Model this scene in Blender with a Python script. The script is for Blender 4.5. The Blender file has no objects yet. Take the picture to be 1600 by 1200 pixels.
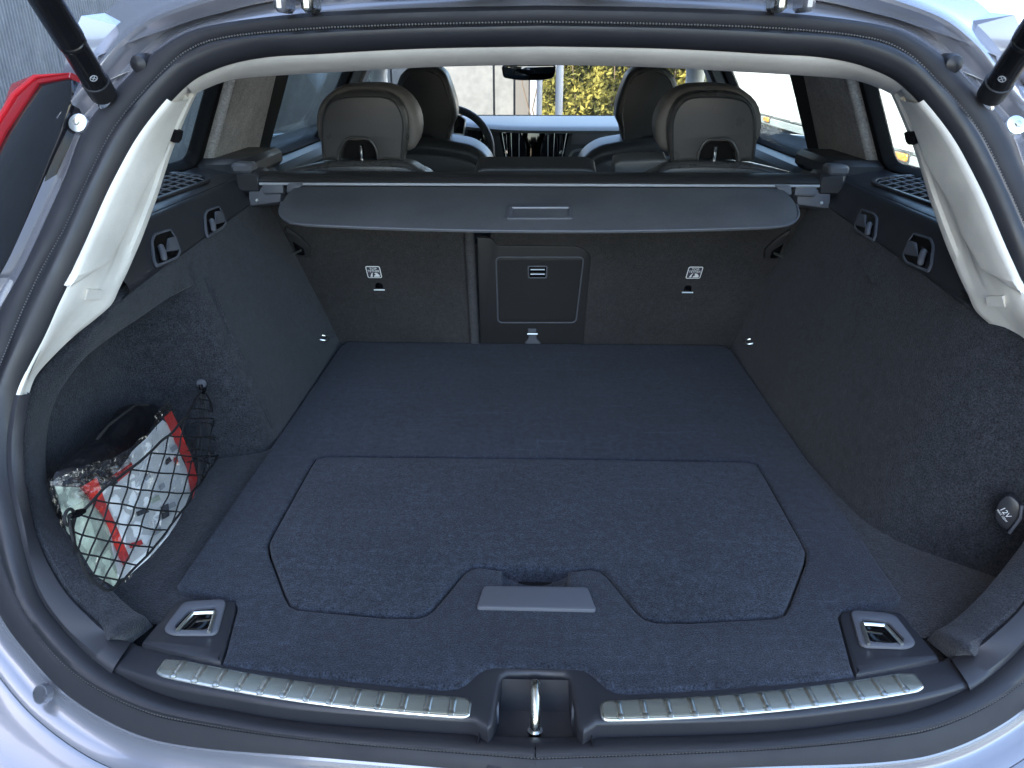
import bpy, math, random
import numpy as np
from mathutils import Vector, noise
from mathutils.geometry import tessellate_polygon
R = math.radians
rnd = random.Random(7)
SC = bpy.context.scene
COL = SC.collection

# ------------------------------------------------------------------ camera, sky, sun, exposure
CAM = np.array([-.01, 0, .72]); PITCH, YAW, F = R(23.2), R(1.5), 1200.0
cd = bpy.data.cameras.new("camera"); cam = bpy.data.objects.new("camera", cd); COL.objects.link(cam)
cd.sensor_width = 36; cd.lens = 36 * F / 1600; cd.clip_start = .02; cd.clip_end = 800
cam.location = CAM; cam.rotation_euler = (R(90) - PITCH, 0, YAW); SC.camera = cam
SUN_EL, SUN_AZ = R(40), R(-130)          # azimuth clockwise from +y: behind and left; the hall on the left keeps the car in its shade
w = bpy.data.worlds.new("World"); SC.world = w; w.use_nodes = True
nt = w.node_tree; nt.nodes.clear()
sky = nt.nodes.new("ShaderNodeTexSky"); sky.sky_type = 'NISHITA'; sky.sun_disc = False
sky.sun_elevation = SUN_EL; sky.sun_rotation = SUN_AZ; sky.air_density = 1.0; sky.dust_density = 1.0
bg = nt.nodes.new("ShaderNodeBackground"); bg.inputs[1].default_value = .14
wo = nt.nodes.new("ShaderNodeOutputWorld")
nt.links.new(sky.outputs[0], bg.inputs[0]); nt.links.new(bg.outputs[0], wo.inputs[0])
sl = bpy.data.lights.new("sun", 'SUN'); sl.energy = 3.6; sl.angle = R(.5); sl.color = (1, .95, .87)
so = bpy.data.objects.new("sun", sl); COL.objects.link(so)
sd = Vector((math.sin(SUN_AZ) * math.cos(SUN_EL), math.cos(SUN_AZ) * math.cos(SUN_EL), math.sin(SUN_EL)))
so.rotation_euler = sd.to_track_quat('Z', 'Y').to_euler(); so.location = (0, 0, 20)
SC.view_settings.view_transform = 'Standard'; SC.view_settings.look = 'None'
SC.view_settings.exposure = 2.85; SC.view_settings.gamma = 1
SC.cycles.use_denoising = True; SC.cycles.max_bounces = 10; SC.cycles.transparent_max_bounces = 16
SC.cycles.sample_clamp_indirect = 6

# ------------------------------------------------------------------ tracing helpers: a pixel of the photograph onto a real surface
def _basis():
    cp, sp, cy, sy = math.cos(PITCH), math.sin(PITCH), math.cos(YAW), math.sin(YAW)
    f = np.array([-sy * cp, cy * cp, -sp]); r = np.array([cy, sy, 0]); return r, np.cross(r, f), f
_r, _u, _f = _basis()
def ray(p): return _f + _r * (p[0] - 800) / F + _u * (600 - p[1]) / F
def at_x(p, X): d = ray(p); return CAM + d * (X - CAM[0]) / d[0]
def at_y(p, Y): d = ray(p); return CAM + d * Y / d[1]
def at_z(p, Z): d = ray(p); return CAM + d * (Z - CAM[2]) / d[2]
def at_pl(p, p0, n):
    d = ray(p); n = np.array(n, float); return CAM + d * ((np.array(p0, float) - CAM) @ n) / (d @ n)
def Yf(x, z): return .66 + .557 * (z + .05) + .22 * x * x          # the raked, bowed plane of the tailgate opening
def at_f(p, off=0, f=Yf):
    d = ray(p); lo, hi = .2, 6
    for _ in range(50):
        m = (lo + hi) / 2; q = CAM + d * m
        if q[1] > f(q[0], q[2]) + off: hi = m
        else: lo = m
    return CAM + d * lo
def at_sw(p, a=.535, b=.27): return at_pl(p, (-a, 0, 0), (1, 0, b))  # left side wall, leaning outwards
def spline(pts, n, closed=False):
    P = [np.array(p, float) for p in pts]; m = len(P); out = []
    segs = m if closed else m - 1
    for i in range(n if closed else n):
        t = i / n * segs if closed else i / (n - 1) * segs
        k = min(int(t), segs - 1); u = t - k
        g = (lambda j: P[j % m]) if closed else (lambda j: P[max(0, min(m - 1, j))])
        a, b, c, d = g(k - 1), g(k), g(k + 1), g(k + 2)
        out.append(.5 * (2 * b + (c - a) * u + (2 * a - 5 * b + 4 * c - d) * u * u + (3 * b - a - 3 * c + d) * u ** 3))
    return out
def resample(pts, n):                                               # even arc length along a polyline
    P = np.array(pts, float); L = np.r_[0, np.cumsum(np.linalg.norm(np.diff(P, axis=0), axis=1))]
    return [np.array([np.interp(t, L, P[:, k]) for k in range(P.shape[1])]) for t in np.linspace(0, L[-1], n)]

# ------------------------------------------------------------------ materials
M = {}
def mat(name, col, rough=.5, metal=0, bump=None, speck=None, coat=0, spec=.5, streak=None, emit=None, sheen=0, wear=None):
    """bump=(scale,strength,dist)  speck=(scale,amount): fine mottling of the base colour   streak/wear: larger marks"""
    m = bpy.data.materials.new(name); m.use_nodes = True; t = m.node_tree; N = t.nodes; L = t.links
    b = N["Principled BSDF"]; b.inputs["Base Color"].default_value = (*col, 1); b.inputs["Roughness"].default_value = rough
    b.inputs["Metallic"].default_value = metal; b.inputs["Coat Weight"].default_value = coat; b.inputs["Coat Roughness"].default_value = .06
    b.inputs["Specular IOR Level"].default_value = spec
    if sheen: b.inputs["Sheen Weight"].default_value = sheen; b.inputs["Sheen Roughness"].default_value = .5
    tc = N.new("ShaderNodeTexCoord")
    def nz(scale, detail=2, sc=None, rough_=.6):
        n = N.new("ShaderNodeTexNoise"); n.inputs["Scale"].default_value = scale; n.inputs["Detail"].default_value = detail
        n.inputs["Roughness"].default_value = rough_
        if sc:
            mp = N.new("ShaderNodeMapping"); mp.inputs["Scale"].default_value = sc[:3]
            if len(sc) > 3: mp.inputs["Rotation"].default_value = (0, 0, sc[3])
            L.new(tc.outputs["Object"], mp.inputs[0]); L.new(mp.outputs[0], n.inputs["Vector"])
        else: L.new(tc.outputs["Object"], n.inputs["Vector"])
        return n
    cur = None
    def mul(fac_socket, lo, hi, a=.3, bb=.7):
        nonlocal cur
        mr = N.new("ShaderNodeMapRange"); mr.inputs[1].default_value = a; mr.inputs[2].default_value = bb
        mr.inputs[3].default_value = lo; mr.inputs[4].default_value = hi; L.new(fac_socket, mr.inputs[0])
        mx = N.new("ShaderNodeMix"); mx.data_type = 'RGBA'; mx.blend_type = 'MULTIPLY'; mx.inputs[0].default_value = 1
        if cur is None: mx.inputs[6].default_value = (*col, 1)
        else: L.new(cur, mx.inputs[6])
        L.new(mr.outputs[0], mx.inputs[7]); cur = mx.outputs[2]
    if speck:
        mul(nz(speck[0], 3).outputs[0], 1 - speck[1], 1 + speck[1]); mul(nz(speck[0] * .18, 3).outputs[0], 1 - speck[1] * .35, 1 + speck[1] * .35)
        mul(nz(7, 3).outputs[0], .86, 1.14)
    if streak:
        for k, (sc, amt) in enumerate(streak): mul(nz(1, 4, sc, .7).outputs[0], 1, 1 + amt, .56, .72)
    if cur is not None: L.new(cur, b.inputs["Base Color"])
    if wear:
        n = nz(wear[0], 5); mr = N.new("ShaderNodeMapRange"); mr.inputs[1].default_value = .35; mr.inputs[2].default_value = .7
        mr.inputs[3].default_value = max(0, rough - wear[1]); mr.inputs[4].default_value = rough + wear[1]
        L.new(n.outputs[0], mr.inputs[0]); L.new(mr.outputs[0], b.inputs["Roughness"])
    if bump:
        bp = N.new("ShaderNodeBump"); bp.inputs["Strength"].default_value = bump[1]; bp.inputs["Distance"].default_value = bump[2]
        L.new(nz(bump[0], 3).outputs[0], bp.inputs["Height"]); L.new(bp.outputs[0], b.inputs["Normal"])
    if emit: b.inputs["Emission Color"].default_value = (*emit[0], 1); b.inputs["Emission Strength"].default_value = emit[1]
    M[name] = m; return m
mat("floor_carpet", (.0225, .0275, .0395), .95, bump=(520, 1, .0022), speck=(430, .85), spec=.15, sheen=.12,
    streak=[((5, 70, 5, .12), .55), ((60, 7, 5, .5), .3)])
mat("hatch_carpet", (.0245, .030, .0425), .95, bump=(520, 1, .0022), speck=(430, .85), spec=.15, sheen=.12, streak=[((6, 60, 5, -.3), .4)])
mat("wall_carpet", (.0265, .0285, .034), .95, bump=(480, 1, .0022), speck=(400, .7), spec=.15, sheen=.15)
mat("seat_carpet", (.0375, .0362, .0362), .95, bump=(420, .6, .001), speck=(420, .35), spec=.15, sheen=.08)
mat("piping_fabric", (.06, .058, .06), .9, bump=(500, .6, .001), speck=(400, .3), spec=.2)
mat("black_plastic", (.024, .0245, .029), .40, bump=(900, .25, .0004), spec=.5, wear=(9, .07))
mat("dark_plastic", (.024, .0235, .024), .48, bump=(900, .25, .0004), spec=.4)
mat("grey_plastic", (.095, .10, .115), .5, bump=(1100, .25, .0003), spec=.45)
mat("gloss_black", (.004, .004, .005), .08, spec=.5)
mat("cover_vinyl", (.098, .10, .106), .5, bump=(1300, .5, .0004), speck=(900, .14), spec=.4)
mat("rubber", (.018, .018, .021), .42, bump=(600, .2, .0004), spec=.45, wear=(12, .1))
mat("flange_rubber", (.024, .024, .028), .6, bump=(500, .25, .0004), spec=.35, wear=(16, .1))
mat("bead_rubber", (.03, .03, .034), .4)
mat("edge_light", (.36, .38, .41), .35)
mat("bead", (.16, .155, .15), .6)
mat("cream_trim", (.76, .72, .64), .62, bump=(700, .35, .0005), speck=(600, .04), spec=.35)
mat("headliner", (.66, .62, .54), .9, bump=(500, .4, .0006), speck=(400, .06), spec=.2)
mat("pillar_cloth", (.36, .345, .335), .95, bump=(420, .8, .0012), speck=(240, .3), spec=.1)
mat("dark_cloth", (.006, .006, .007), .85, spec=.2)
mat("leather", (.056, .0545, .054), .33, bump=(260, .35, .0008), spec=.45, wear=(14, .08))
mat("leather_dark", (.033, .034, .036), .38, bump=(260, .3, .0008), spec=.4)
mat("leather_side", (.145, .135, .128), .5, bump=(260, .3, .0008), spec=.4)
mat("shell_plastic", (.09, .095, .098), .45, bump=(700, .2, .0004))
mat("paint", (.25, .25, .275), .26, metal=.45, coat=1, bump=(2500, .05, .0002))
mat("chrome", (.75, .75, .74), .14, metal=1)
mat("zinc", (.62, .60, .52), .3, metal=1, wear=(40, .12))
mat("scuff_steel", (.26, .27, .235), .36, metal=.6, wear=(160, .08), streak=[((6, 700, 5), .25)])
mat("bright_steel", (.80, .81, .76), .30, metal=1)
mat("strut_black", (.008, .008, .009), .22, spec=.5, wear=(25, .08))
mat("strut_rubber", (.012, .012, .013), .5)
mat("lens_red", (.30, .004, .008), .12, coat=1)
mat("lens_bright_red", (.6, .012, .02), .2, coat=1)
mat("lens_smoke", (.008, .008, .010), .12, coat=.6, spec=.5, speck=(90, .3), wear=(60, .06))
mat("white_print", (.8, .8, .78), .6)
mat("dash_top", (.17, .19, .20), .42, bump=(500, .3, .0005))  # sky glare put into the colour: paler than the dash sides
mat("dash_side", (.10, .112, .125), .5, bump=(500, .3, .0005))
mat("screen", (.003, .003, .004), .05)
mat("mirror_glass", (.8, .82, .85), .02, metal=1)
mat("door_trim", (.10, .115, .125), .5, bump=(500, .3, .0005))
mat("net_cord", (.006, .006, .007), .7, bump=(900, .4, .0003))
mat("paper", (.86, .85, .83), .7, speck=(60, .05))
mat("green_paper", (.56, .62, .48), .7, speck=(45, .3))
mat("print_red", (.72, .035, .022), .6, speck=(80, .1))
mat("print_dark", (.05, .05, .06), .6)
mat("print_grey", (.42, .43, .45), .6)
mat("nylon", (.008, .008, .010), .33, bump=(60, .5, .004), spec=.5)
mat("ground", (.17, .165, .155), .9, bump=(60, .5, .004), speck=(50, .25), streak=[((.5, .4, 1), .25)])
mat("cladding", (.15, .16, .172), .5, metal=.2, wear=(3, .1), speck=(4, .08))
mat("panel_grey", (.145, .145, .14), .6, speck=(3, .1), wear=(2, .1))
mat("panel_dark", (.105, .098, .09), .6)
mat("joint_dark", (.04, .04, .045), .8)
mat("post_grey", (.34, .35, .36), .5, metal=.3)
mat("truck_white", (.82, .83, .83), .35, coat=.5, speck=(2, .03))
mat("truck_rail", (.32, .36, .37), .5)
mat("amber", (.9, .36, .02), .25, coat=1)
mat("tyre", (.014, .014, .015), .85)
mat("dark_paint", (.03, .06, .07), .25, coat=1)
mat("twig", (.10, .07, .045), .9)
def glass(name, tint, gl=.12):
    m = bpy.data.materials.new(name); m.use_nodes = True; t = m.node_tree; t.nodes.clear(); N = t.nodes; L = t.links
    tr = N.new("ShaderNodeBsdfTransparent"); tr.inputs[0].default_value = (*tint, 1)
    g = N.new("ShaderNodeBsdfGlossy"); g.inputs["Roughness"].default_value = .02 if gl < .2 else .12
    lw = N.new("ShaderNodeLayerWeight"); lw.inputs[0].default_value = .25
    mr = N.new("ShaderNodeMapRange"); mr.inputs[3].default_value = gl * .35; mr.inputs[4].default_value = min(.5, gl * 5)
    L.new(lw.outputs["Fresnel"], mr.inputs[0])
    mx = N.new("ShaderNodeMixShader"); L.new(mr.outputs[0], mx.inputs[0]); L.new(tr.outputs[0], mx.inputs[1]); L.new(g.outputs[0], mx.inputs[2])
    if gl > .2:
        tc = N.new("ShaderNodeTexCoord"); n = N.new("ShaderNodeTexNoise"); n.inputs["Scale"].default_value = 38; n.inputs["Detail"].default_value = 4
        bp = N.new("ShaderNodeBump"); bp.inputs["Strength"].default_value = .8; bp.inputs["Distance"].default_value = .012
        L.new(tc.outputs["Object"], n.inputs["Vector"]); L.new(n.outputs[0], bp.inputs["Height"]); L.new(bp.outputs[0], g.inputs["Normal"])
    o = N.new("ShaderNodeOutputMaterial"); L.new(mx.outputs[0], o.inputs[0]); M[name] = m
glass("window_glass", (.86, .91, .90), .08)
glass("windscreen_glass", (.95, .97, .95), .06)
glass("plastic_film", (.95, .96, .96), .21)
def leafmat(name, c):
    m = bpy.data.materials.new(name); m.use_nodes = True; t = m.node_tree; N = t.nodes; L = t.links; N.clear()
    oi = N.new("ShaderNodeTexCoord"); nz = N.new("ShaderNodeTexNoise"); nz.inputs["Scale"].default_value = 4
    L.new(oi.outputs["Object"], nz.inputs["Vector"])
    cr = N.new("ShaderNodeValToRGB"); cr.color_ramp.elements[0].color = (*[k * .55 for k in c], 1); cr.color_ramp.elements[1].color = (c[0] * 1.5, c[1] * 1.3, c[2], 1)
    cr.color_ramp.elements[0].position = .35; cr.color_ramp.elements[1].position = .65
    L.new(nz.outputs[0], cr.inputs[0])
    d = N.new("ShaderNodeBsdfDiffuse"); tr = N.new("ShaderNodeBsdfTranslucent"); L.new(cr.outputs[0], d.inputs[0]); L.new(cr.outputs[0], tr.inputs[0])
    mx = N.new("ShaderNodeMixShader"); mx.inputs[0].default_value = .45; L.new(d.outputs[0], mx.inputs[1]); L.new(tr.outputs[0], mx.inputs[2])
    o = N.new("ShaderNodeOutputMaterial"); L.new(mx.outputs[0], o.inputs[0]); M[name] = m
leafmat("leaf", (.20, .205, .07))

# ------------------------------------------------------------------ mesh helpers
MIR = False                               # True while the right-hand twin of a left-hand shape is built
def mesh(name, V, Fc, m, parent=None, smooth=40, flip=False, **props):
    V = np.array([tuple(map(float, v)) for v in V]); Fc = [tuple(int(i) for i in f) for f in Fc]
    if MIR: V = V * [-1, 1, 1]
    if MIR != flip: Fc = [f[::-1] for f in Fc]
    me = bpy.data.meshes.new(name); me.from_pydata([tuple(v) for v in V], [], Fc); me.update()
    if isinstance(m, (list, tuple)): raise ValueError
    me.materials.append(M[m])
    if smooth:
        me.polygons.foreach_set("use_smooth", [True] * len(me.polygons)); me.set_sharp_from_angle(angle=R(smooth))
    o = bpy.data.objects.new(name, me); COL.objects.link(o); adopt(o, parent)
    for k, v in props.items(): o[k] = v
    return o
def adopt(o, parent):
    if parent is not None:
        o.parent = parent
        if parent.type == 'EMPTY':
            from mathutils import Matrix
            o.matrix_parent_inverse = Matrix.Translation(-parent.location)
def thing(name, label, cat, loc=(0, 0, 0), group=None):
    o = bpy.data.objects.new(name, None); o.empty_display_size = .1; o.location = loc; COL.objects.link(o)
    o["label"] = label; o["category"] = cat
    if group: o["group"] = group
    return o
def tag(o, label, cat, group=None):
    o["label"] = label; o["category"] = cat
    if group: o["group"] = group
    return o
class MB:                                 # collects pieces of one part
    def __init__(s): s.V = []; s.F = []
    def add(s, V, Fc): n = len(s.V); s.V += [tuple(v) for v in V]; s.F += [tuple(i + n for i in f) for f in Fc]; return s
    def box(s, c, d, rot=None, bev=0):
        x, y, z = (k / 2 for k in d)
        if bev:
            pts = []; bz = min(bev, x * .9, y * .9, z * .9)
            ring = [(x - bz, -y), (x, -y + bz), (x, y - bz), (x - bz, y), (-x + bz, y), (-x, y - bz), (-x, -y + bz), (-x + bz, -y)]
            ins = [(a * (1 - bz / x) if abs(a) == x else a, b * (1 - bz / y) if abs(b) == y else b) for a, b in ring]
            for zz, rr in ((-z, ins), (-z + bz, ring), (z - bz, ring), (z, ins)): pts += [(a, b, zz) for a, b in rr]
            fs = [tuple(range(7, -1, -1)), tuple(range(24, 32))]
            for k in range(3):
                for i in range(8): j = (i + 1) % 8; fs.append((k * 8 + i, k * 8 + j, k * 8 + 8 + j, k * 8 + 8 + i))
        else:
            pts = [(a * x, b * y, e * z) for e in (-1, 1) for a, b in ((-1, -1), (1, -1), (1, 1), (-1, 1))]
            fs = [(3, 2, 1, 0), (4, 5, 6, 7), (0, 1, 5, 4), (1, 2, 6, 5), (2, 3, 7, 6), (3, 0, 4, 7)]
        P = np.array(pts)
        if rot is not None: P = P @ np.array(rot).T
        return s.add(P + np.array(c), fs)
    def tube(s, path, r, n=8, cap=True):
        P = [np.array(p, float) for p in path]; rs = r if hasattr(r, '__len__') else [r] * len(P); V = []; prev = None
        for i, p in enumerate(P):
            t = P[min(i + 1, len(P) - 1)] - P[max(i - 1, 0)]; t /= np.linalg.norm(t) + 1e-12
            if prev is None:
                a = np.array([0, 0, 1.]) if abs(t[2]) < .9 else np.array([1., 0, 0]); u = np.cross(t, a)
            else: u = prev - t * (prev @ t)
            u /= np.linalg.norm(u); prev = u; v = np.cross(t, u)
            V += [p + rs[i] * (math.cos(2 * math.pi * k / n) * u + math.sin(2 * math.pi * k / n) * v) for k in range(n)]
        Fs = [(i * n + k, i * n + (k + 1) % n, (i + 1) * n + (k + 1) % n, (i + 1) * n + k) for i in range(len(P) - 1) for k in range(n)]
        if cap: Fs += [tuple(range(n - 1, -1, -1)), tuple(range((len(P) - 1) * n, len(P) * n))]
        return s.add(V, Fs)
    def grid(s, rows):
        n = len(rows[0]); V = [v for r_ in rows for v in r_]
        return s.add(V, [(i * n + j, i * n + j + 1, (i + 1) * n + j + 1, (i + 1) * n + j) for i in range(len(rows) - 1) for j in range(n - 1)])
    def build(s, name, m, parent=None, **k): return mesh(name, s.V, s.F, m, parent, **k)
def area2(p): return .5 * sum(p[i][0] * p[(i + 1) % len(p)][1] - p[(i + 1) % len(p)][0] * p[i][1] for i in range(len(p)))
def ccw(p): p = [tuple(map(float, q[:2])) for q in p]; return p if area2(p) > 0 else p[::-1]
def inset(p, d):
    n = len(p); out = []
    for i in range(n):
        a, b, c = np.array(p[i - 1]), np.array(p[i]), np.array(p[(i + 1) % n])
        e1 = b - a; e2 = c - b; l1 = np.linalg.norm(e1) + 1e-9; l2 = np.linalg.norm(e2) + 1e-9
        n1 = np.array([-e1[1], e1[0]]) / l1; n2 = np.array([-e2[1], e2[0]]) / l2
        m = n1 + n2; q = m @ m
        m = m * (2 / max(q, .8)); out.append(tuple(b + m * d))
    return out
def fillet(p, r, n=5):
    rr = list(r) if hasattr(r, '__len__') else [r] * len(p)
    if area2([tuple(map(float, q[:2])) for q in p]) < 0: rr = rr[::-1]
    p = ccw(p); out = []; N_ = len(p)
    for i in range(N_):
        a, b, c = np.array(p[i - 1]), np.array(p[i]), np.array(p[(i + 1) % N_])
        u = a - b; v = c - b; lu, lv = np.linalg.norm(u), np.linalg.norm(v); k = min(rr[i], lu * .48, lv * .48)
        if k < 1e-6: out.append(tuple(b)); continue
        s0, s1 = b + u / lu * k, b + v / lv * k
        out += [tuple((1 - t) ** 2 * s0 + 2 * t * (1 - t) * b + t * t * s1) for t in np.linspace(0, 1, n)]
    return out
def rrect(u0, u1, v0, v1, r, n=5): return fillet([(u0, v0), (u1, v0), (u1, v1), (u0, v1)], r, n)
class Frame:
    def __init__(s, o, U, Nn): s.o = np.array(o, float); s.U = np.array(U, float) / np.linalg.norm(U); s.N = np.array(Nn, float) / np.linalg.norm(Nn); s.U = s.U - s.N * (s.U @ s.N); s.U /= np.linalg.norm(s.U); s.V = np.cross(s.N, s.U)
    def __call__(s, u, v, w_=0): return s.o + s.U * u + s.V * v + s.N * w_
    def tr(s, px, off=0): q = at_pl(px, s.o + s.N * off, s.N) - s.o; return (q @ s.U, q @ s.V)
    def trs(s, pxs, off=0): return [s.tr(p, off) for p in pxs]
def plate(fr, outline, thick, bevel=.002, holes=(), seg=2, w0=0, back=True):
    """a solid panel: outline in the frame, rounded upper edge, side walls; holes get the same edge"""
    mb = MB(); outline = ccw(outline); loops = [outline] + [ccw(h)[::-1] for h in holes]; tops = []
    for lp in loops:
        rows = []
        for k in range(seg + 1):
            a = k / seg * math.pi / 2
            rows.append([fr(u, v, w0 - bevel * (1 - math.cos(a))) for u, v in inset(lp, bevel * (1 - math.sin(a)))])
        rows.append([fr(u, v, w0 - thick) for u, v in lp]); n = len(lp); base = len(mb.V)
        mb.V += [tuple(v) for r_ in rows for v in r_]
        for i in range(len(rows) - 1):
            for j in range(n): mb.F.append((base + i * n + j, base + (i + 1) * n + j, base + (i + 1) * n + (j + 1) % n, base + i * n + (j + 1) % n))
        tops.append((base, inset(lp, bevel), base + (len(rows) - 1) * n, lp))
    for which, sgn in ((0, 1), (1, -1)):
        if which and not back: continue
        polys = [[Vector((u, v, 0)) for u, v in (t[1] if not which else t[3])] for t in tops]
        idx = [(t[0] if not which else t[2]) + i for t in tops for i in range(len(t[1]))]
        flat = [q for p in polys for q in p]
        for tri in tessellate_polygon(polys):
            a, b, c = (flat[i] for i in tri); s_ = (b - a).cross(c - a).z
            if abs(s_) < 1e-12: continue
            t3 = tuple(idx[i] for i in tri); mb.F.append(t3 if s_ * sgn > 0 else t3[::-1])
    return mb
def loft(curves, n=None):                 # curves: list of equally long 3D point lists
    return MB().grid([list(c) for c in curves])
def strip(c0, c1, prof, n_hint=None, up=(0, -1, .3)):
    """loft between two 3D curves; prof = [(t, height)] across, height along the surface normal (towards the viewer)"""
    c0 = [np.array(p) for p in c0]; c1 = [np.array(p) for p in c1]; rows = []; m = len(c0); nrm = []
    for i in range(m):
        t = c0[min(i + 1, m - 1)] - c0[max(0, i - 1)] + c1[min(i + 1, m - 1)] - c1[max(0, i - 1)]
        q = np.cross(t, c1[i] - c0[i]); q /= np.linalg.norm(q) + 1e-12
        if q @ np.array(up) < 0: q = -q
        nrm.append(q)
    for t, h in prof:
        rows.append([c0[i] + (c1[i] - c0[i]) * t + nrm[i] * (h(i / (m - 1)) if callable(h) else h) for i in range(m)])
    return MB().grid(rows)
def both(fn):
    global MIR
    for s in (-1, 1): MIR = s > 0; fn(s)
    MIR = False
def text(name, s, loc, U, V, size, m, parent, ext=.0003):
    c = bpy.data.curves.new(name, 'FONT'); c.body = s; c.size = size; c.align_x = 'CENTER'; c.align_y = 'CENTER'; c.extrude = ext
    from mathutils import Matrix
    t0 = bpy.data.objects.new(name, c); COL.objects.link(t0); bpy.context.view_layer.update()
    me = bpy.data.meshes.new_from_object(t0.evaluated_get(bpy.context.evaluated_depsgraph_get())); bpy.data.objects.remove(t0)
    me.materials.clear(); me.materials.append(M[m]); me.name = name
    U = Vector(U).normalized(); V = Vector(V); V = (V - U * V.dot(U)).normalized(); Nn = U.cross(V)
    mt = Matrix((U, V, Nn)).transposed().to_4x4(); mt.translation = Vector(loc); me.transform(mt)
    o = bpy.data.objects.new(name, me); COL.objects.link(o); adopt(o, parent); return o
GZ = -.65                                 # the ground lies 0.65 m below the load floor
# ================================================================== THE CAR
car = thing("parked_car", "pale silver blue estate car with its tailgate open and the load bay empty", "car", (0, 2.3, GZ))
# ---- tailgate opening: seal traced as three curves on the raked opening plane (left half, mirrored)
A_ = [(832, 1212), (500, 1184), (300, 1167), (200, 1142), (110, 1090), (47, 1025), (0, 959), (-45, 850), (-65, 735), (-60, 630), (-5, 500), (35, 430), (61, 375), (106, 275), (134, 203), (190, 135), (250, 80), (320, 45), (470, 24), (650, 15), (832, 11)]
B_ = [(832, 1182), (500, 1154), (312, 1127), (220, 1104), (130, 1056), (70, 995), (25, 915), (-5, 820), (-18, 720), (-10, 630), (31, 516), (69, 431), (109, 359), (138, 297), (185, 205), (250, 128), (300, 84), (360, 64), (480, 52), (650, 45), (832, 41)]
C_ = [(832, 1157), (500, 1133), (344, 1109), (250, 1087), (169, 1047), (103, 987), (56, 919), (30, 820), (12, 720), (23, 622), (62, 528), (103, 441), (133, 375), (175, 281), (219, 203), (281, 131), (330, 103), (400, 85), (500, 78), (650, 70), (832, 66)]
NS = 180
def seal_curve(px):
    P = [at_f(p) for p in px]; P[0][0] = P[-1][0] = 0; return spline(P, NS)
SA, SB, SC_ = seal_curve(A_), seal_curve(B_), seal_curve(C_)
def ramp(t): return min(1, max(0, (t - .2) / .3))
full = lambda c: list(c) + [p * [-1, 1, 1] for p in list(c)[::-1][1:]]
LA, LB, LC = full(SA), full(SB), full(SC_)
def hs(lo, hi): return lambda t: lo + (hi - lo) * ramp(1 - abs(2 * t - 1))
seal_root = strip(LA, LB, [(0, -.006), (0, .0), (.08, hs(.003, .007)), (.3, hs(.004, .013)), (.5, hs(.004, .015)), (.7, hs(.004, .013)), (.88, hs(.003, .006)), (.94, .0005), (1.0, .0005), (1.0, -.01)]).build("weatherstrip", "flange_rubber", car)
strip(LB, LC, [(-.02, -.012), (.02, .002), (.1, .010), (.25, .0155), (.45, .0175), (.65, .0155), (.82, .010), (.93, .004), (1.0, -.003), (1.0, -.010), (.9, -.014)]).build("bulb", "rubber", seal_root)
strip([a + (b - a) * .95 for a, b in zip(LA, LB)], [a + (b - a) * 1.02 for a, b in zip(LA, LB)], [(0, .0005), (.3, .0032), (.7, .0032), (1, .0005)]).build("lip", "bead_rubber", seal_root)
mb = MB(); oc = [(1, 0, 0), (-1, 0, 0), (0, 1, 0), (0, -1, 0), (0, 0, 1), (0, 0, -1)]
of = [(0, 2, 4), (2, 1, 4), (1, 3, 4), (3, 0, 4), (2, 0, 5), (1, 2, 5), (3, 1, 5), (0, 3, 5)]
BP = resample([a + (b - a) * .97 for a, b in zip(LA, LB)], 1000)
for i, p in enumerate(BP): h = .003 + .0065 * ramp(1 - abs(2 * i / 999 - 1)); mb.add([p + np.array([0, -.88, .45]) * h + np.array(k) * .0017 for k in oc], of)
mb.build("bead_row", "bead", seal_root, kind="stuff")
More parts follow.
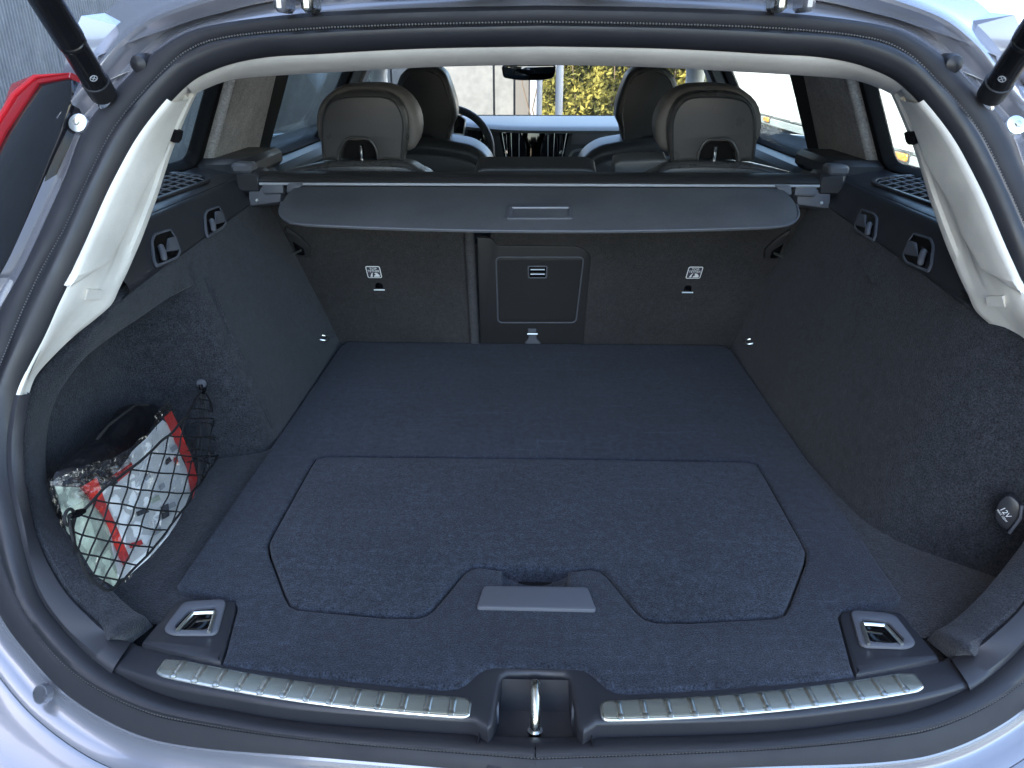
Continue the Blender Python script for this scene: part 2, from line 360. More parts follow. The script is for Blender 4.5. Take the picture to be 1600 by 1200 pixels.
# ---- painted gutter round the seal, bumper top and outer body
def body_half(s):
    def out(i, d, y, z=0):                # d metres outwards in the opening plane from the seal's outer edge, y towards the viewer
        a, c = SA[i], SC_[i]; e = a - c; e = e / np.linalg.norm(e); return a + e * d + np.array([0, y, z])
    pa = [(0, .004), (.006, .003), (.018, .010), (.026, .013), (.034, .012), (.040, .004), (.044, -.003), (.050, -.006), (.06, .000), (.075, .018), (.10, .055)]
    pb = [(0, .006), (.012, .008), (.02, .018), (.034, .022), (.046, .012), (.056, .0), (.064, -.004), (.075, .0), (.088, .012), (.11, .03), (.16, .06)]
    def wt(i): return min(1, max(0, (i - 70) / 30))
    def lim(i):                            # the lamp sits in a pocket of the body here
        z = SA[i][2]; return .043 + .13 * min(1, max(0, (z - .615) / .13) + max(0, (.42 - z) / .04)) if i > 60 else 1
    rows = []
    for (d0, y0), (d1, y1) in zip(pa, pb): rows.append([out(i, min(lim(i), d0 + (d1 - d0) * wt(i)), (y0 + (y1 - y0) * wt(i)) if d0 + (d1 - d0) * wt(i) <= lim(i) else .006) for i in range(NS)])
    loft(rows).build("rear_gutter", "paint", car)
    # bumper: from the gutter's ridge rearwards and outwards, rolling down
    rows = []; lo = range(0, 92)
    for d, dz in ((-.004, -.004), (.002, .001), (.008, .0), (.02, -.008), (.05, -.018), (.085, -.028), (.11, -.045), (.125, -.08), (.13, -.15), (.125, -.28), (.10, -.36), (.02, -.39)):
        row = []
        for i in lo:
            a = out(i, .052, -.004); t = min(1, i / 62); k = max(0, (a[2] - .05) / .25)
            h = np.array([-math.sin(t * 1.25), -math.cos(t * 1.25), 0]); row.append(a + h * d * (1 - .45 * min(1, k)) + np.array([0, 0, dz * (1 + .6 * k)]))
        rows.append(row)
    loft(rows).build("bumper", "paint", car)
    # outer quarter and flank, down to the ground clearance, with the wheel arch left as a dark recess
    def side(y, z):
        x = .925 - .06 * max(0, (z - .1)) - .5 * max(0, z - .3) ** 2 - .12 * max(0, -.2 - z); return -(x - max(0, 1.15 - y) ** 2 * .55)
    ys = np.linspace(1.0, 4.6, 40); zs = [-.45, -.3, -.15, 0, .1, .2, .3, .38, .45, .465]
    loft([[(side(y, z), y, z) for y in ys] for z in zs]).build("flank", "paint", car)
both(body_half)
mb = MB(); rows = []
for y, zc in ((1.17, .812), (1.2, .822), (1.5, .84), (2.2, .86), (2.9, .855), (3.3, .83)):
    rows.append([(x, y, zc - .09 * abs(x / .62) ** 2.6) for x in np.linspace(-.64, .64, 17)])
loft(rows).build("roof", "paint", car)
loft([[(x, y - .001, z - .035) for x, y, z in r_] for r_ in rows]).build("headliner", "headliner", car)
mb = MB(); mb.box((0, 2.7, -.36), (1.7, 3.9, .1)); mb.build("floor_pan", "dark_plastic", car)
loft([[(x, y, z) for x in np.linspace(-.86, .86, 9)] for y, z in ((4.12, .44), (4.4, .40), (4.9, .32), (5.2, .18), (5.28, -.1), (5.25, -.4))]).build("bonnet", "paint", car)
def wheel(s):
    for y in (1.62, 4.35):
        mb = MB(); prof = [(.20, -.10), (.29, -.11), (.325, -.09), (.33, 0), (.325, .09), (.29, .11), (.20, .10)]
        rows = [[(-.83 + b, y + r_ * math.cos(a), GZ + .33 + r_ * math.sin(a)) for a in np.linspace(0, 2 * math.pi, 33)] for r_, b in prof]
        w_ = mb.grid(rows).build("wheel", "tyre", car)
        rm = MB(); rm.grid([[(-.92 + .02 * (r_ < .1), y + r_ * math.cos(a), GZ + .33 + r_ * math.sin(a)) for a in np.linspace(0, 2 * math.pi, 33)] for r_ in (.03, .08, .2)])
        rm.build("rim", "bright_steel", w_)
both(wheel)
# ---- raised tailgate (mostly above the frame): painted frame, cream lining, dark lower edge with hinges
def tg(x, t, w_=0):                       # t 0..1 along the gate from hinge to handle
    y = 1.13 - .98 * t; z = .822 + .50 * t + .10 * math.sin(t * math.pi); return np.array([x, y, z + w_])
tail = loft([[tg(x * (.50 + .12 * min(1, t * 1.5)), t, .06 - .03 * abs(x) ** 2) for x in np.linspace(-1, 1, 15)] for t in np.linspace(-.02, 1, 12)]).build("tailgate", "paint", car)
loft([[tg(x * (.48 + .12 * min(1, t * 1.5)), t, .012 + .03 * (abs(x) > .9)) for x in np.linspace(-1, 1, 15)] for t in np.linspace(.05, .97, 12)]).build("lining", "cream_trim", tail)
loft([[tg(x, t, w_) for x in np.linspace(-.262, .262, 20)] for t, w_ in ((-.01, -.012), (.0, -.03), (.035, -.034), (.05, -.02), (.055, .01))]).build("glass_edge", "gloss_black", tail)
for x in (-.335, -.30, .30, .335):
    MB().box((x, 1.105, .795), (.016, .05, .05), bev=.005).build("hinge_arm", "zinc" if abs(x) < .31 else "paint", tail)
for s in (-1, 1):
    mb = MB(); P = [(s * (.048 + .05 * t), 1.075 + .03 * t, .797 + .012 * math.sin(t * 3)) for t in np.linspace(0, 1, 40)]
    mb.tube(P, [.011 + .003 * (i % 2) for i in range(40)], 10); mb.build("cable_sleeve", "dark_plastic", tail)
def bump(s):
    p = at_f((222, 100), -.01); MB().tube([p + np.array([0, .02, 0]), p + np.array([0, -.004, .0]), p + np.array([0, -.012, .0]), p + np.array([0, -.015, 0])], [.014, .014, .011, .004], 16).build("rubber_stop", "rubber", car)
    for px, r_ in (((122, 192), .0115),):
        if r_:
            p = at_f(px, -.004); n = np.array([0, -1, .55]) / 1.14
            b = MB().tube([p - n * .004, p + n * .001, p + n * .003], [r_ * 1.15, r_ * 1.15, r_ * .7], 20).build("body_plug", "bright_steel", car)
            MB().tube([p + n * .002, p + n * .006, p + n * .0065], [r_ * .42, r_ * .38, r_ * .2], 6).build("bolt", "zinc", b)
    # hole with a screw in the lower gutter
    p = at_f((66, 1084), -.012); n = np.array([-.35, -1, .6]); n /= np.linalg.norm(n)
    b = MB().tube([p - n * .006, p + n * .0035, p + n * .0035, p - n * .004], [.0125, .0125, .0105, .0100], 20, cap=False).build("drain_cup", "paint", car)
    MB().tube([p - n * .004, p - n * .0035], [.011, .011], 16).build("cup_floor", "strut_rubber", b)
    q = p + np.array([.004, 0, .003]); MB().tube([q - n * .004, q + n * .001, q + n * .002], [.006, .006, .003], 12).build("screw", "zinc", b)
both(bump)
# ---- powered gas struts
def strut(s):
    b0 = at_f((168, 158), -.012); d = at_pl((72, 0), (0, b0[1] - .13, 0), (0, 1, 0)) - b0; L_ = np.linalg.norm(d); d /= L_
    t = MB().tube([b0 + d * .034, b0 + d * .036, b0 + d * (L_ + .3)], [.0135, .0165, .0165], 22).build("gas_strut", "strut_black", car)
    MB().tube([b0 + d * .012, b0 + d * .014, b0 + d * .040, b0 + d * .041], [.010, .0175, .0182, .0165], 22).build("end_cap", "strut_rubber", t)
    k = L_ * .62
    MB().tube([b0 + d * (k - .003), b0 + d * (k - .002), b0 + d * (k + .003), b0 + d * (k + .0045)], [.0166, .0175, .0178, .0166], 22).build("crimp_ring", "strut_black", t)
    MB().tube([b0 + d * (k + .006), b0 + d * (k + .008), b0 + d * (k + .05), b0 + d * (L_ + .32)], [.0166, .0185, .0185, .0185], 22).build("outer_sleeve", "strut_black", t)
    n = np.array([0, -1, .5]); n /= np.linalg.norm(n)
    MB().tube([b0 - n * .012, b0 + n * .002, b0 + n * .009, b0 + n * .012], [.017, .014, .006, .003], 20).build("ball_joint", "chrome", t)
    side_n = np.cross(d, np.cross(np.array([0, -1, 0.]), d)); side_n = (CAM - b0) - d * ((CAM - b0) @ d); side_n /= np.linalg.norm(side_n)
    e = np.cross(d, side_n)
    # faint printed emblem and lettering on the barrel, facing out
    c = b0 + d * .062 + side_n * .0166
    ring = [c + (d * math.cos(a) + e * math.sin(a)) * .0045 for a in np.linspace(0, 2 * math.pi, 17)]
    MB().tube(ring, .0006, 5, cap=False).tube([c - d * .003 - e * .003, c + d * .003 + e * .003], .0005, 5).tube([c - d * .003 + e * .003, c + d * .003 - e * .003], .0005, 5).build("emblem", "print_grey", t)
both(strut)
# ---- tail lamps: smoked lens with a red border
def lamp(s):
    def f2(x, z): return Yf(x, z) - .012 + .9 * max(0, abs(x) - .60) ** 2
    px = [(111, 116), (112, 150), (94, 206), (72, 259), (28, 372), (-20, 470), (-70, 520), (-120, 520), (-70, 330), (0, 196), (56, 124)]
    if s > 0: px = [(a - 22, b_) for a, b_ in px]
    p0_ = at_f((111, 116)) + np.array([0, -.008, 0])
    fr = Frame(p0_, (1, -.45, .2), (-.45, -1, .54))
    b = plate(fr, fillet(fr.trs(px), .008, 4), .07, .006).build("tail_lamp", "lens_smoke", car)
    red = [(111, 113), (109, 122), (60, 131), (10, 205), (-30, 285), (-80, 380), (-90, 330), (0, 182), (18, 131), (54, 116)]
    if s > 0: red = [(a - 40, b_) for a, b_ in red]
    r2 = [fr.tr(p, .002) for p in red]
    plate(fr, r2, .05, .003, w0=.004).build("red_lens", "lens_red", b)
    e2 = [fr.tr(p, .004) for p in [(106 - 40 * (s > 0), 116), (58, 122), (25, 150), (-20, 225), (-26, 222), (20, 145), (54, 117)]]
    plate(fr, e2, .01, .001, w0=.0065).build("light_guide", "lens_bright_red", b)
both(lamp)
# ---- cream header trim and D pillar trims
HD = [(303, 144), (340, 128), (375, 121), (440, 116), (525, 111), (650, 104), (740, 101), (832, 99.5)]
h1 = [at_f(p, .13) for p in HD]; h1[-1][0] = 0; h1 = spline(h1, 60)
i0 = int(np.argmin([np.linalg.norm(p - at_f((284, 131))) for p in SC_])); h0 = resample(SC_[i0:], 60)
full = lambda c: list(c) + [p * [-1, 1, 1] for p in list(c)[::-1][1:]]
hp = [(.04, -.02), (.035, -.008), (.07, .000), (.14, .005), (.3, .0085), (.55, .009), (.8, .007), (.94, .003), (1, -.001), (1.03, -.01), (1.1, -.05)]
strip(full(h0), full(h1), hp, up=(0, -.5, -1)).build("header_trim", "cream_trim", car)
DI = [(47, 616), (59, 587), (87, 556), (119, 526), (150, 502), (177, 478), (191, 450), (203, 426), (213, 403), (225, 375), (238, 340), (250, 306), (272, 237), (297, 175), (309, 148)]
DO = [.03, .05, .075, .10, .115, .125, .13, .135, .14, .14, .14, .14, .14, .14, .135]
def pillar(s):
    inn = spline([at_f(p, o) for p, o in zip(DI, DO)], 90)
    j0 = int(np.argmin([np.linalg.norm(p - at_f((23, 622))) for p in SC_])); out_ = resample(SC_[j0:i0 + 1], 90)
    up = lambda t: min(1, max(0, (t - .40) / .22))
    pr = [(.02, -.02), (.02, -.006), (.05, .001), (.1, .004), (.25, .004), (.4, .002), (.5, lambda t: -.002 * up(t)), (.56, lambda t: -.001 * up(t)), (.62, lambda t: -.001 - .001 * up(t)),
          (.655, lambda t: -.001 - .006 * up(t)), (.69, lambda t: -.001 - .007 * up(t)), (.78, lambda t: -.001 - .006 * up(t)), (.84, lambda t: -.001 - .005 * up(t)), (.87, lambda t: -.001 - .0005 * up(t)), (.96, -.001), (1, -.004), (1.02, -.02), (1.04, -.06)]
    b = strip(out_, inn, pr, up=(.8, -1, 0)).build("pillar_trim", "cream_trim", car)
    # removable cover: runs from the seal to a seam line
    seam = [(100, 444), (128, 431), (150, 419), (164, 408), (175, 394), (190, 363), (204, 331), (219, 300), (240, 262), (258, 232), (266, 205), (276, 178), (290, 150)]
    def on_pl(p):                          # a point of the trim seen at this pixel
        best = None
        for i in range(len(inn)):
            for tt in np.linspace(0, 1, 21):
                q = out_[i] + (inn[i] - out_[i]) * tt; v = q - CAM; z = v @ _f
                e = (800 + F * (v @ _r) / z - p[0]) ** 2 + (600 - F * (v @ _u) / z - p[1]) ** 2
                if best is None or e < best[0]: best = (e, q)
        return best[1]
    sm = spline([on_pl(p) for p in seam], 60)
    oo = []
    for q in sm:
        k = int(np.argmin([abs(p[2] - q[2]) for p in out_])); oo.append(out_[k])
    oo[0] = sm[0] * .98 + oo[0] * .02
    strip(oo, sm, [(.03, -.004), (.03, .002), (.06, .006), (.14, .0085), (.5, .0075), (.9, .0065), (.975, .0055), (1, .003), (1, -.003)], up=(.8, -1, 0)).build("pillar_cover", "cream_trim", b)
    # slot and ledge
    c = on_pl((274, 214)); U = on_pl((283, 203)) - on_pl((266, 222)); V_ = on_pl((277, 222)) - on_pl((270, 205))
    fr = Frame(c, U, np.cross(U, V_)); fr = fr if fr.N[1] < 0 else Frame(c, U, -fr.N)
    plate(fr, fillet([fr.tr(p) for p in ((266, 221), (269, 207), (282, 202), (279, 216), (275, 221))], .002), .01, .001, w0=.005).build("belt_slot", "dark_cloth", b)
    for a, bb in (((130, 452), (156, 449)),):
        q0, q1 = on_pl(a), on_pl(bb); e = (q1 - q0)
        q = [q0, q1, q1 + np.array([0, -.001, -.016]), q0 + np.array([0, -.003, -.017])]
        nn = np.array([.009, -.007, .0]); qq = [p + nn for p in q] + [p - nn * 1.5 for p in q]; qq[3] = qq[3] * .5 + qq[7] * .5; qq[2] = qq[2] * .6 + qq[6] * .4
        mesh("ledge", qq, [(0, 1, 2, 3), (7, 6, 5, 4), (0, 4, 5, 1), (1, 5, 6, 2), (2, 6, 7, 3), (3, 7, 4, 0)], "cream_trim", b)
both(pillar)
# ---- black plastic border inside the seal, left and right, running into the sill trim
OB = [(203, 1004), (156, 975), (103, 922), (59, 843), (42, 770), (36, 700), (41, 645), (48, 615)]
def border(s):
    o = spline([at_z((205, 1006), -.002), at_z((180, 992), .010)] + [at_f(p, .022) for p in OB[1:]], 60)
    k0 = int(np.argmin([np.linalg.norm(p - at_f((172, 1049))) for p in SC_])); k1 = int(np.argmin([np.linalg.norm(p - at_f((23, 622))) for p in SC_]))
    strip(resample(SC_[k0:k1 + 1], 60), o, [(-.15, -.02), (0, .002), (.12, .006), (.5, .006), (.9, .004), (1, .0), (1.02, -.02)], up=(.5, -1, .3)).build("opening_trim", "black_plastic", car)
both(border)
# ================================================================== LOAD BAY
HF = Frame((0, 0, 0), (1, 0, 0), (0, 0, 1))
def zt(px, z=0): p = at_z(px, z); return (p[0], p[1])
# ---- load floor with a seam-cut hatch, handle recess and corner cut-outs (left half traced, mirrored)
left = [zt(p) for p in [(836, 533), (542, 533), (531, 541), (276, 912), (283, 920), (352, 935), (366, 938), (371, 946), (352, 1020), (347, 1034), (406, 1043), (500, 1055), (600, 1066), (690, 1074), (712, 1073), (727, 1066), (747, 1048), (757, 1042), (772, 1039), (836, 1040)]]
sym = lambda h: [(min(0, x), y) for x, y in h] + [(-x, y) for x, y in h[::-1] if x < -.004]
floor_o = sym([(0, 1.962)] + [(x, y) for x, y in left[1:-1]] + [(0, .764)])
hl = [zt(p) for p in [(836, 717), (510, 714), (494, 718), (486, 730), (426, 838), (421, 850), (423, 864), (447, 928), (455, 943), (468, 949), (600, 961), (650, 962), (664, 958), (676, 949), (722, 894), (734, 886), (750, 883), (778, 887), (836, 890)]]
hatch_o = sym([(0, 1.312)] + hl[1:-1] + [(0, hl[-2][1] - .001)])
# the cut-out in the floor follows the hatch and opens into a finger scoop behind the grip
def widen(h):
    h = inset(ccw(h), -.0028); ys = min(p[1] for p in h if abs(p[0]) < .055)
    out_ = []
    for p in h:
        if abs(p[0]) < .052 and p[1] < 1.1: continue
        out_.append(p)
    k = max(range(len(out_)), key=lambda i: (out_[i][1] < 1.1) * (out_[i][0] > -.5) * (-1 if out_[i][0] > 0 else 1) * (1 + out_[i][0]))
    sc_ = [(-.050, ys + .001), (-.047, zt((770, 918))[1] + .004), (-.043, zt((770, 919))[1] + .001), (.043, zt((770, 919))[1] + .001), (.047, zt((770, 918))[1] + .004), (.050, ys + .001)]
    return out_[:k + 1] + sc_ + out_[k + 1:]
hole = widen(hatch_o)
grip_o = fillet([zt(p) for p in [(744, 953), (756, 919), (918, 921), (932, 957)]], .006, 4)
fl = plate(HF, floor_o, .03, .007, holes=[hole], seg=3).build("load_floor", "floor_carpet", car)
plate(HF, hatch_o, .03, .005, seg=3, w0=.0015).build("floor_hatch", "hatch_carpet", fl)
mb = MB(); mb.box((0, 1.1, -.027), (.95, .55, .004)); mb.build("groove_base", "dark_cloth", fl)
# grip plate let into the carpet; finger well behind it
plate(HF, grip_o, .008, .0022, w0=.0052).build("pull_handle", "grey_plastic", fl)
yh, yg = hl[-2][1] + .012, zt((770, 919))[1]
loft([[(x * (1 - .04 * (z < -.012)), y, z - .012 * (1 - abs(x / .052) ** 4) * (z < -.004)) for x in np.linspace(-.052, .052, 9)] for y, z in ((yh, -.014), (yh - .014, -.014), (yg + .008, -.009), (yg, -.003))]).build("finger_scoop", "floor_carpet", fl)
# ---- corner lashing eyes in plastic housings
def eye(s):
    o = fillet([zt(p) for p in [(218, 1006), (278, 936), (352, 935), (369, 939), (370, 950), (352, 1018), (346, 1036), (300, 1026)]], .006, 3)
    b = plate(HF, o, .03, .006, w0=.001).build("eye_housing", "black_plastic", car)
    ro = fillet([zt(p) for p in [(255, 988), (288, 944), (355, 940), (340, 996), (270, 996)]], .012, 5)
    ri = fillet([zt(p) for p in [(272, 985), (299, 956), (339, 953), (327, 988), (290, 989)]], .008, 5)
    plate(HF, ro, .004, .0022, holes=[ri], w0=.006).build("bezel", "grey_plastic", b)
    plate(HF, ri, .002, .0005, w0=.0022).build("well", "gloss_black", b)
    u = [at_z(p, .008) for p in [(276, 986), (300, 960), (306, 958), (331, 957), (335, 959), (326, 988)]]
    MB().tube(spline(u, 30), .0026, 8).build("ring", "bright_steel", b)
both(eye)
# ---- sill trim with latch recess, scuff plates
k0 = int(np.argmin([np.linalg.norm(p - at_f((172, 1049))) for p in SC_]))
bot = SC_[:k0 + 1]                                                   # centre to left, along the seal
inn = [zt(p, -.006) for p in [(836, 1040), (772, 1039), (757, 1042), (747, 1048), (727, 1066), (712, 1073), (690, 1074), (600, 1066), (500, 1055), (406, 1043), (347, 1034), (280, 1020), (215, 1006), (188, 984)]] + [zt((148, 1030), -.012)]
rec = [zt(p, -.016) for p in [(836, 1060), (793, 1060), (785, 1065), (781, 1076), (772, 1132), (769, 1142), (762, 1150)]]
def yfront(x): return float(np.interp(-abs(x), [p[0] for p in bot[::-1]], [p[1] for p in bot[::-1]]))
fr_ = [(p[0], p[1] + .004) for p in bot[::-1] if p[0] < rec[-1][0] - .002]
half = [(x, y + .0005) for x, y in inn[1:]] + fr_ + rec[::-1][:-1]
outline = [(0, inn[0][1])] + half + [(0, rec[0][1])] + [(-x, y) for x, y in half[::-1]]
plate(HF, outline, .05, .0062, seg=4, w0=-.006).build("sill_trim", "black_plastic", car)
def recess():
    # latch pocket: back wall, side walls, floor, all a little inside the notch
    x0, x1, yb, yf = .055, .066, .752, .664
    V = [(-x0, yb, -.012), (x0, yb, -.012), (x0, yb - .01, -.055), (-x0, yb - .01, -.055), (-x1, yf, -.062), (x1, yf, -.062), (x1 + .002, yf - .002, -.02), (-x1 - .002, yf - .002, -.02), (-x1 - .008, .655, -.09), (x1 + .008, .655, -.09)]
    b = mesh("latch_pocket", V, [(0, 3, 2, 1), (3, 4, 5, 2), (0, 7, 4, 3), (1, 2, 5, 6), (4, 8, 9, 5)], "black_plastic", car, smooth=0)
    MB().box((0, .668, -.058), (.12, .03, .012), bev=.004).build("pocket_lip", "black_plastic", b)
    for s in (-1, 1): MB().box((s * .055, .716, -.032), (.020, .016, .030), bev=.003).build("rubber_pad", "grey_plastic", b)
    P = spline([(0, .748, -.05), (0, .747, -.018), (0, .738, -.008), (0, .722, -.010), (0, .706, -.022), (0, .698, -.04), (0, .694, -.058)], 30)
    st = MB().tube(P, .0062, 14).build("latch_striker", "zinc", b)
    MB().tube([(0, .698, -.040), (0, .693, -.062)], [.0095, .0095], 14).build("striker_sleeve", "chrome", b)
recess()
def scuff(s):
    yb = lambda x: .7045 + .26 * x * x; yf = lambda x: .680 + .255 * x * x
    xs = np.linspace(-.474, -.086, 26)
    o = [(x, yf(x)) for x in xs] + [(-.078, yf(-.08) + .003), (-.0775, yb(-.08) + .001), (-.084, yb(-.084) + .007)] + [(x, yb(x) + .008) for x in xs[::-1][2:-1]] + [(-.484, yb(-.48) + .004), (-.486, yf(-.48) + .006)]
    o2 = fillet(o, .004, 3)
    b = plate(HF, o2, .004, .0022, w0=-.0042, seg=3).build("scuff_plate", "bright_steel", car)
    fld = inset(ccw(o2), .0034); n_ = 13
    plate(HF, fld, .002, .0003, w0=-.0036).build("brushed_field", "scuff_steel", b)
    base = None
    for k in range(n_):
        x = -.474 + (k + .5) * .388 / n_; y0, y1 = yf(x) + .003, yb(x) + .004
        if base is None:
            L_ = y1 - y0; mb = MB(); secs = []
            for v in np.linspace(0, 1, 7):
                wv = .0046 * (1 if v > .15 else .75); h = .0021 * min(1, v * 6 + .5, (1 - v) * 8 + .1)
                secs.append([(a * wv, y0 - y0 + L_ * v, h * c) for a, c in ((-1, 0), (-.6, .75), (0, 1), (.6, .75), (1, 0))])
            mb.grid(secs).tube([(0, .0004, .0002), (0, .0004, .0022), (0, .0004, .0026)], [.0044, .0040, .0020], 12)
            base = mb.build("rib", "bright_steel", b); o_ = base
        else: o_ = base.copy(); COL.objects.link(o_)
        o_.location = ((x if s < 0 else -x), y0, -.0034)
        o_.rotation_euler = (0, 0, (-.5 * x * .5) * (1 if s < 0 else -1) * -1)
both(scuff)
# ---- carpeted side walls: wheel-arch face, corner pocket, band round the pocket
ZT = lambda y: float(np.interp(y, [1.0, 1.105, 1.706, 2.05], [.372, .377, .407, .425]))
def sidewall(s):
    xw = lambda z: -(.535 + .27 * z)
    # plan profile from the seat back to the rear: (kind, y, extra x outwards)
    prof = [(2.03, 0), (1.9, 0), (1.7, 0), (1.5, 0), (1.42, -.0005), (1.385, .001), (1.368, .006), (1.355, .016), (1.345, .032), (1.335, .06), (1.322, .10), (1.312, .14), (1.303, .165), (1.285, .188), (1.25, .20), (1.15, .208), (1.0, .212), (.93, .212)]
    if s > 0: prof = [(2.03, 0), (1.9, 0), (1.75, 0), (1.6, 0), (1.48, .001), (1.38, .004), (1.30, .010), (1.22, .017), (1.15, .028), (1.11, .042), (1.075, .064), (1.05, .088), (1.027, .116), (1.007, .142), (.99, .164), (.97, .183), (.945, .198), (.92, .205)]
    rows = []
    for k, z in enumerate(np.linspace(-.03, 1, 26)):
        row = []
        for y, e in prof:
            zz = -.03 + (ZT(y) + .035) * (z + .03) / 1.03; fade = 1.0
            ee = e * (1.0 - .28 * max(0, zz - .05) / .3)
            bulge = .012 * math.exp(-((y - 1.56) / .28) ** 2) * math.exp(-((zz - .12) / .14) ** 2)   # soft swell of the wheel arch
            row.append((xw(zz) - ee + bulge + .0015 * noise.noise((y * 9, zz * 9, s * 3)), y - .03 * max(0, zz) * (e > .004) * (y > 1.2) * (s < 0), zz))
        rows.append(row)
    b = loft(rows).build("side_panel", "wall_carpet", car)
    # raised welt along the pocket corner
    P = [(xw(z) + .002, 1.392 - .008 * z, z) for z in np.linspace(.02, .335, 14)]
    if s < 0: MB().tube(P, [.004] + [.008] * 12 + [.004], 8).build("welt", "wall_carpet", b)
    # pocket floor (ledge beside the load floor) 
    mesh("pocket_floor", [(-.50, .84, -.014), (-.50, 2.0, -.014), (-.80, 2.0, -.014), (-.80, 1.0, -.014), (-.66, .86, -.014)], [(0, 1, 2, 3, 4)], "wall_carpet", b)
    mesh("corner_gap", [(-.42, .77, -.03), (-.42, .86, -.03), (-.60, .90, -.03), (-.55, .79, -.03)], [(0, 1, 2, 3)], "wall_carpet", b)
    # band: from the trims' lower edge down to the pocket lip
    pr_ = [((385, 325), None, (330, 432), 1.40), ((340, 356), None, (310, 442), 1.362), ((285, 397), None, (260, 470), 1.27), ((235, 433), None, (215, 500), 1.20), ((187, 466), .150, (170, 530), 1.16),
           ((150, 502), .128, (130, 562), 1.11), ((100, 546), .105, (97, 606), 1.08), ((70, 577), .078, (83, 637), 1.06), ((48, 617), .048, (75, 668), 1.04), ((38, 665), .029, (71, 720), 1.01), ((36, 710), .026, (76, 762), .98),
           ((44, 785), .024, (91, 810), .94), ((62, 850), .022, (120, 854), .905), ((102, 922), .022, (166, 911), .86), ((155, 975), .022, (206, 950), .84), ((178, 990), .012, (226, 962), .838)]
    O_ = spline([at_sw(o) if d is None else at_f(o, d) for o, d, _, _ in pr_] + [at_z((198, 1003), .000), at_z((206, 1005), -.006)], 110)
    L2 = spline([at_y(p, y) for _, _, p, y in pr_] + [at_z((236, 970), -.002), at_z((243, 976), -.008)], 110)
    bnd = strip(O_, L2, [(-.02, -.012), (0, lambda t: -.004 + .003 * min(1, t * 7, (1 - t) * 9)), (.1, lambda t: -.003 + .007 * min(1, t * 7, (1 - t) * 9)), (.5, lambda t: -.003 + .008 * min(1, t * 7, (1 - t) * 9)), (.85, lambda t: -.003 + .007 * min(1, t * 7, (1 - t) * 9)), (.96, lambda t: -.004 + .005 * min(1, t * 7, (1 - t) * 9)), (1.0, -.006), (1.0, -.02), (.9, -.05)], up=(.8, -1, .2))
    bnd.build("pocket_band", "wall_carpet", b)
both(sidewall)
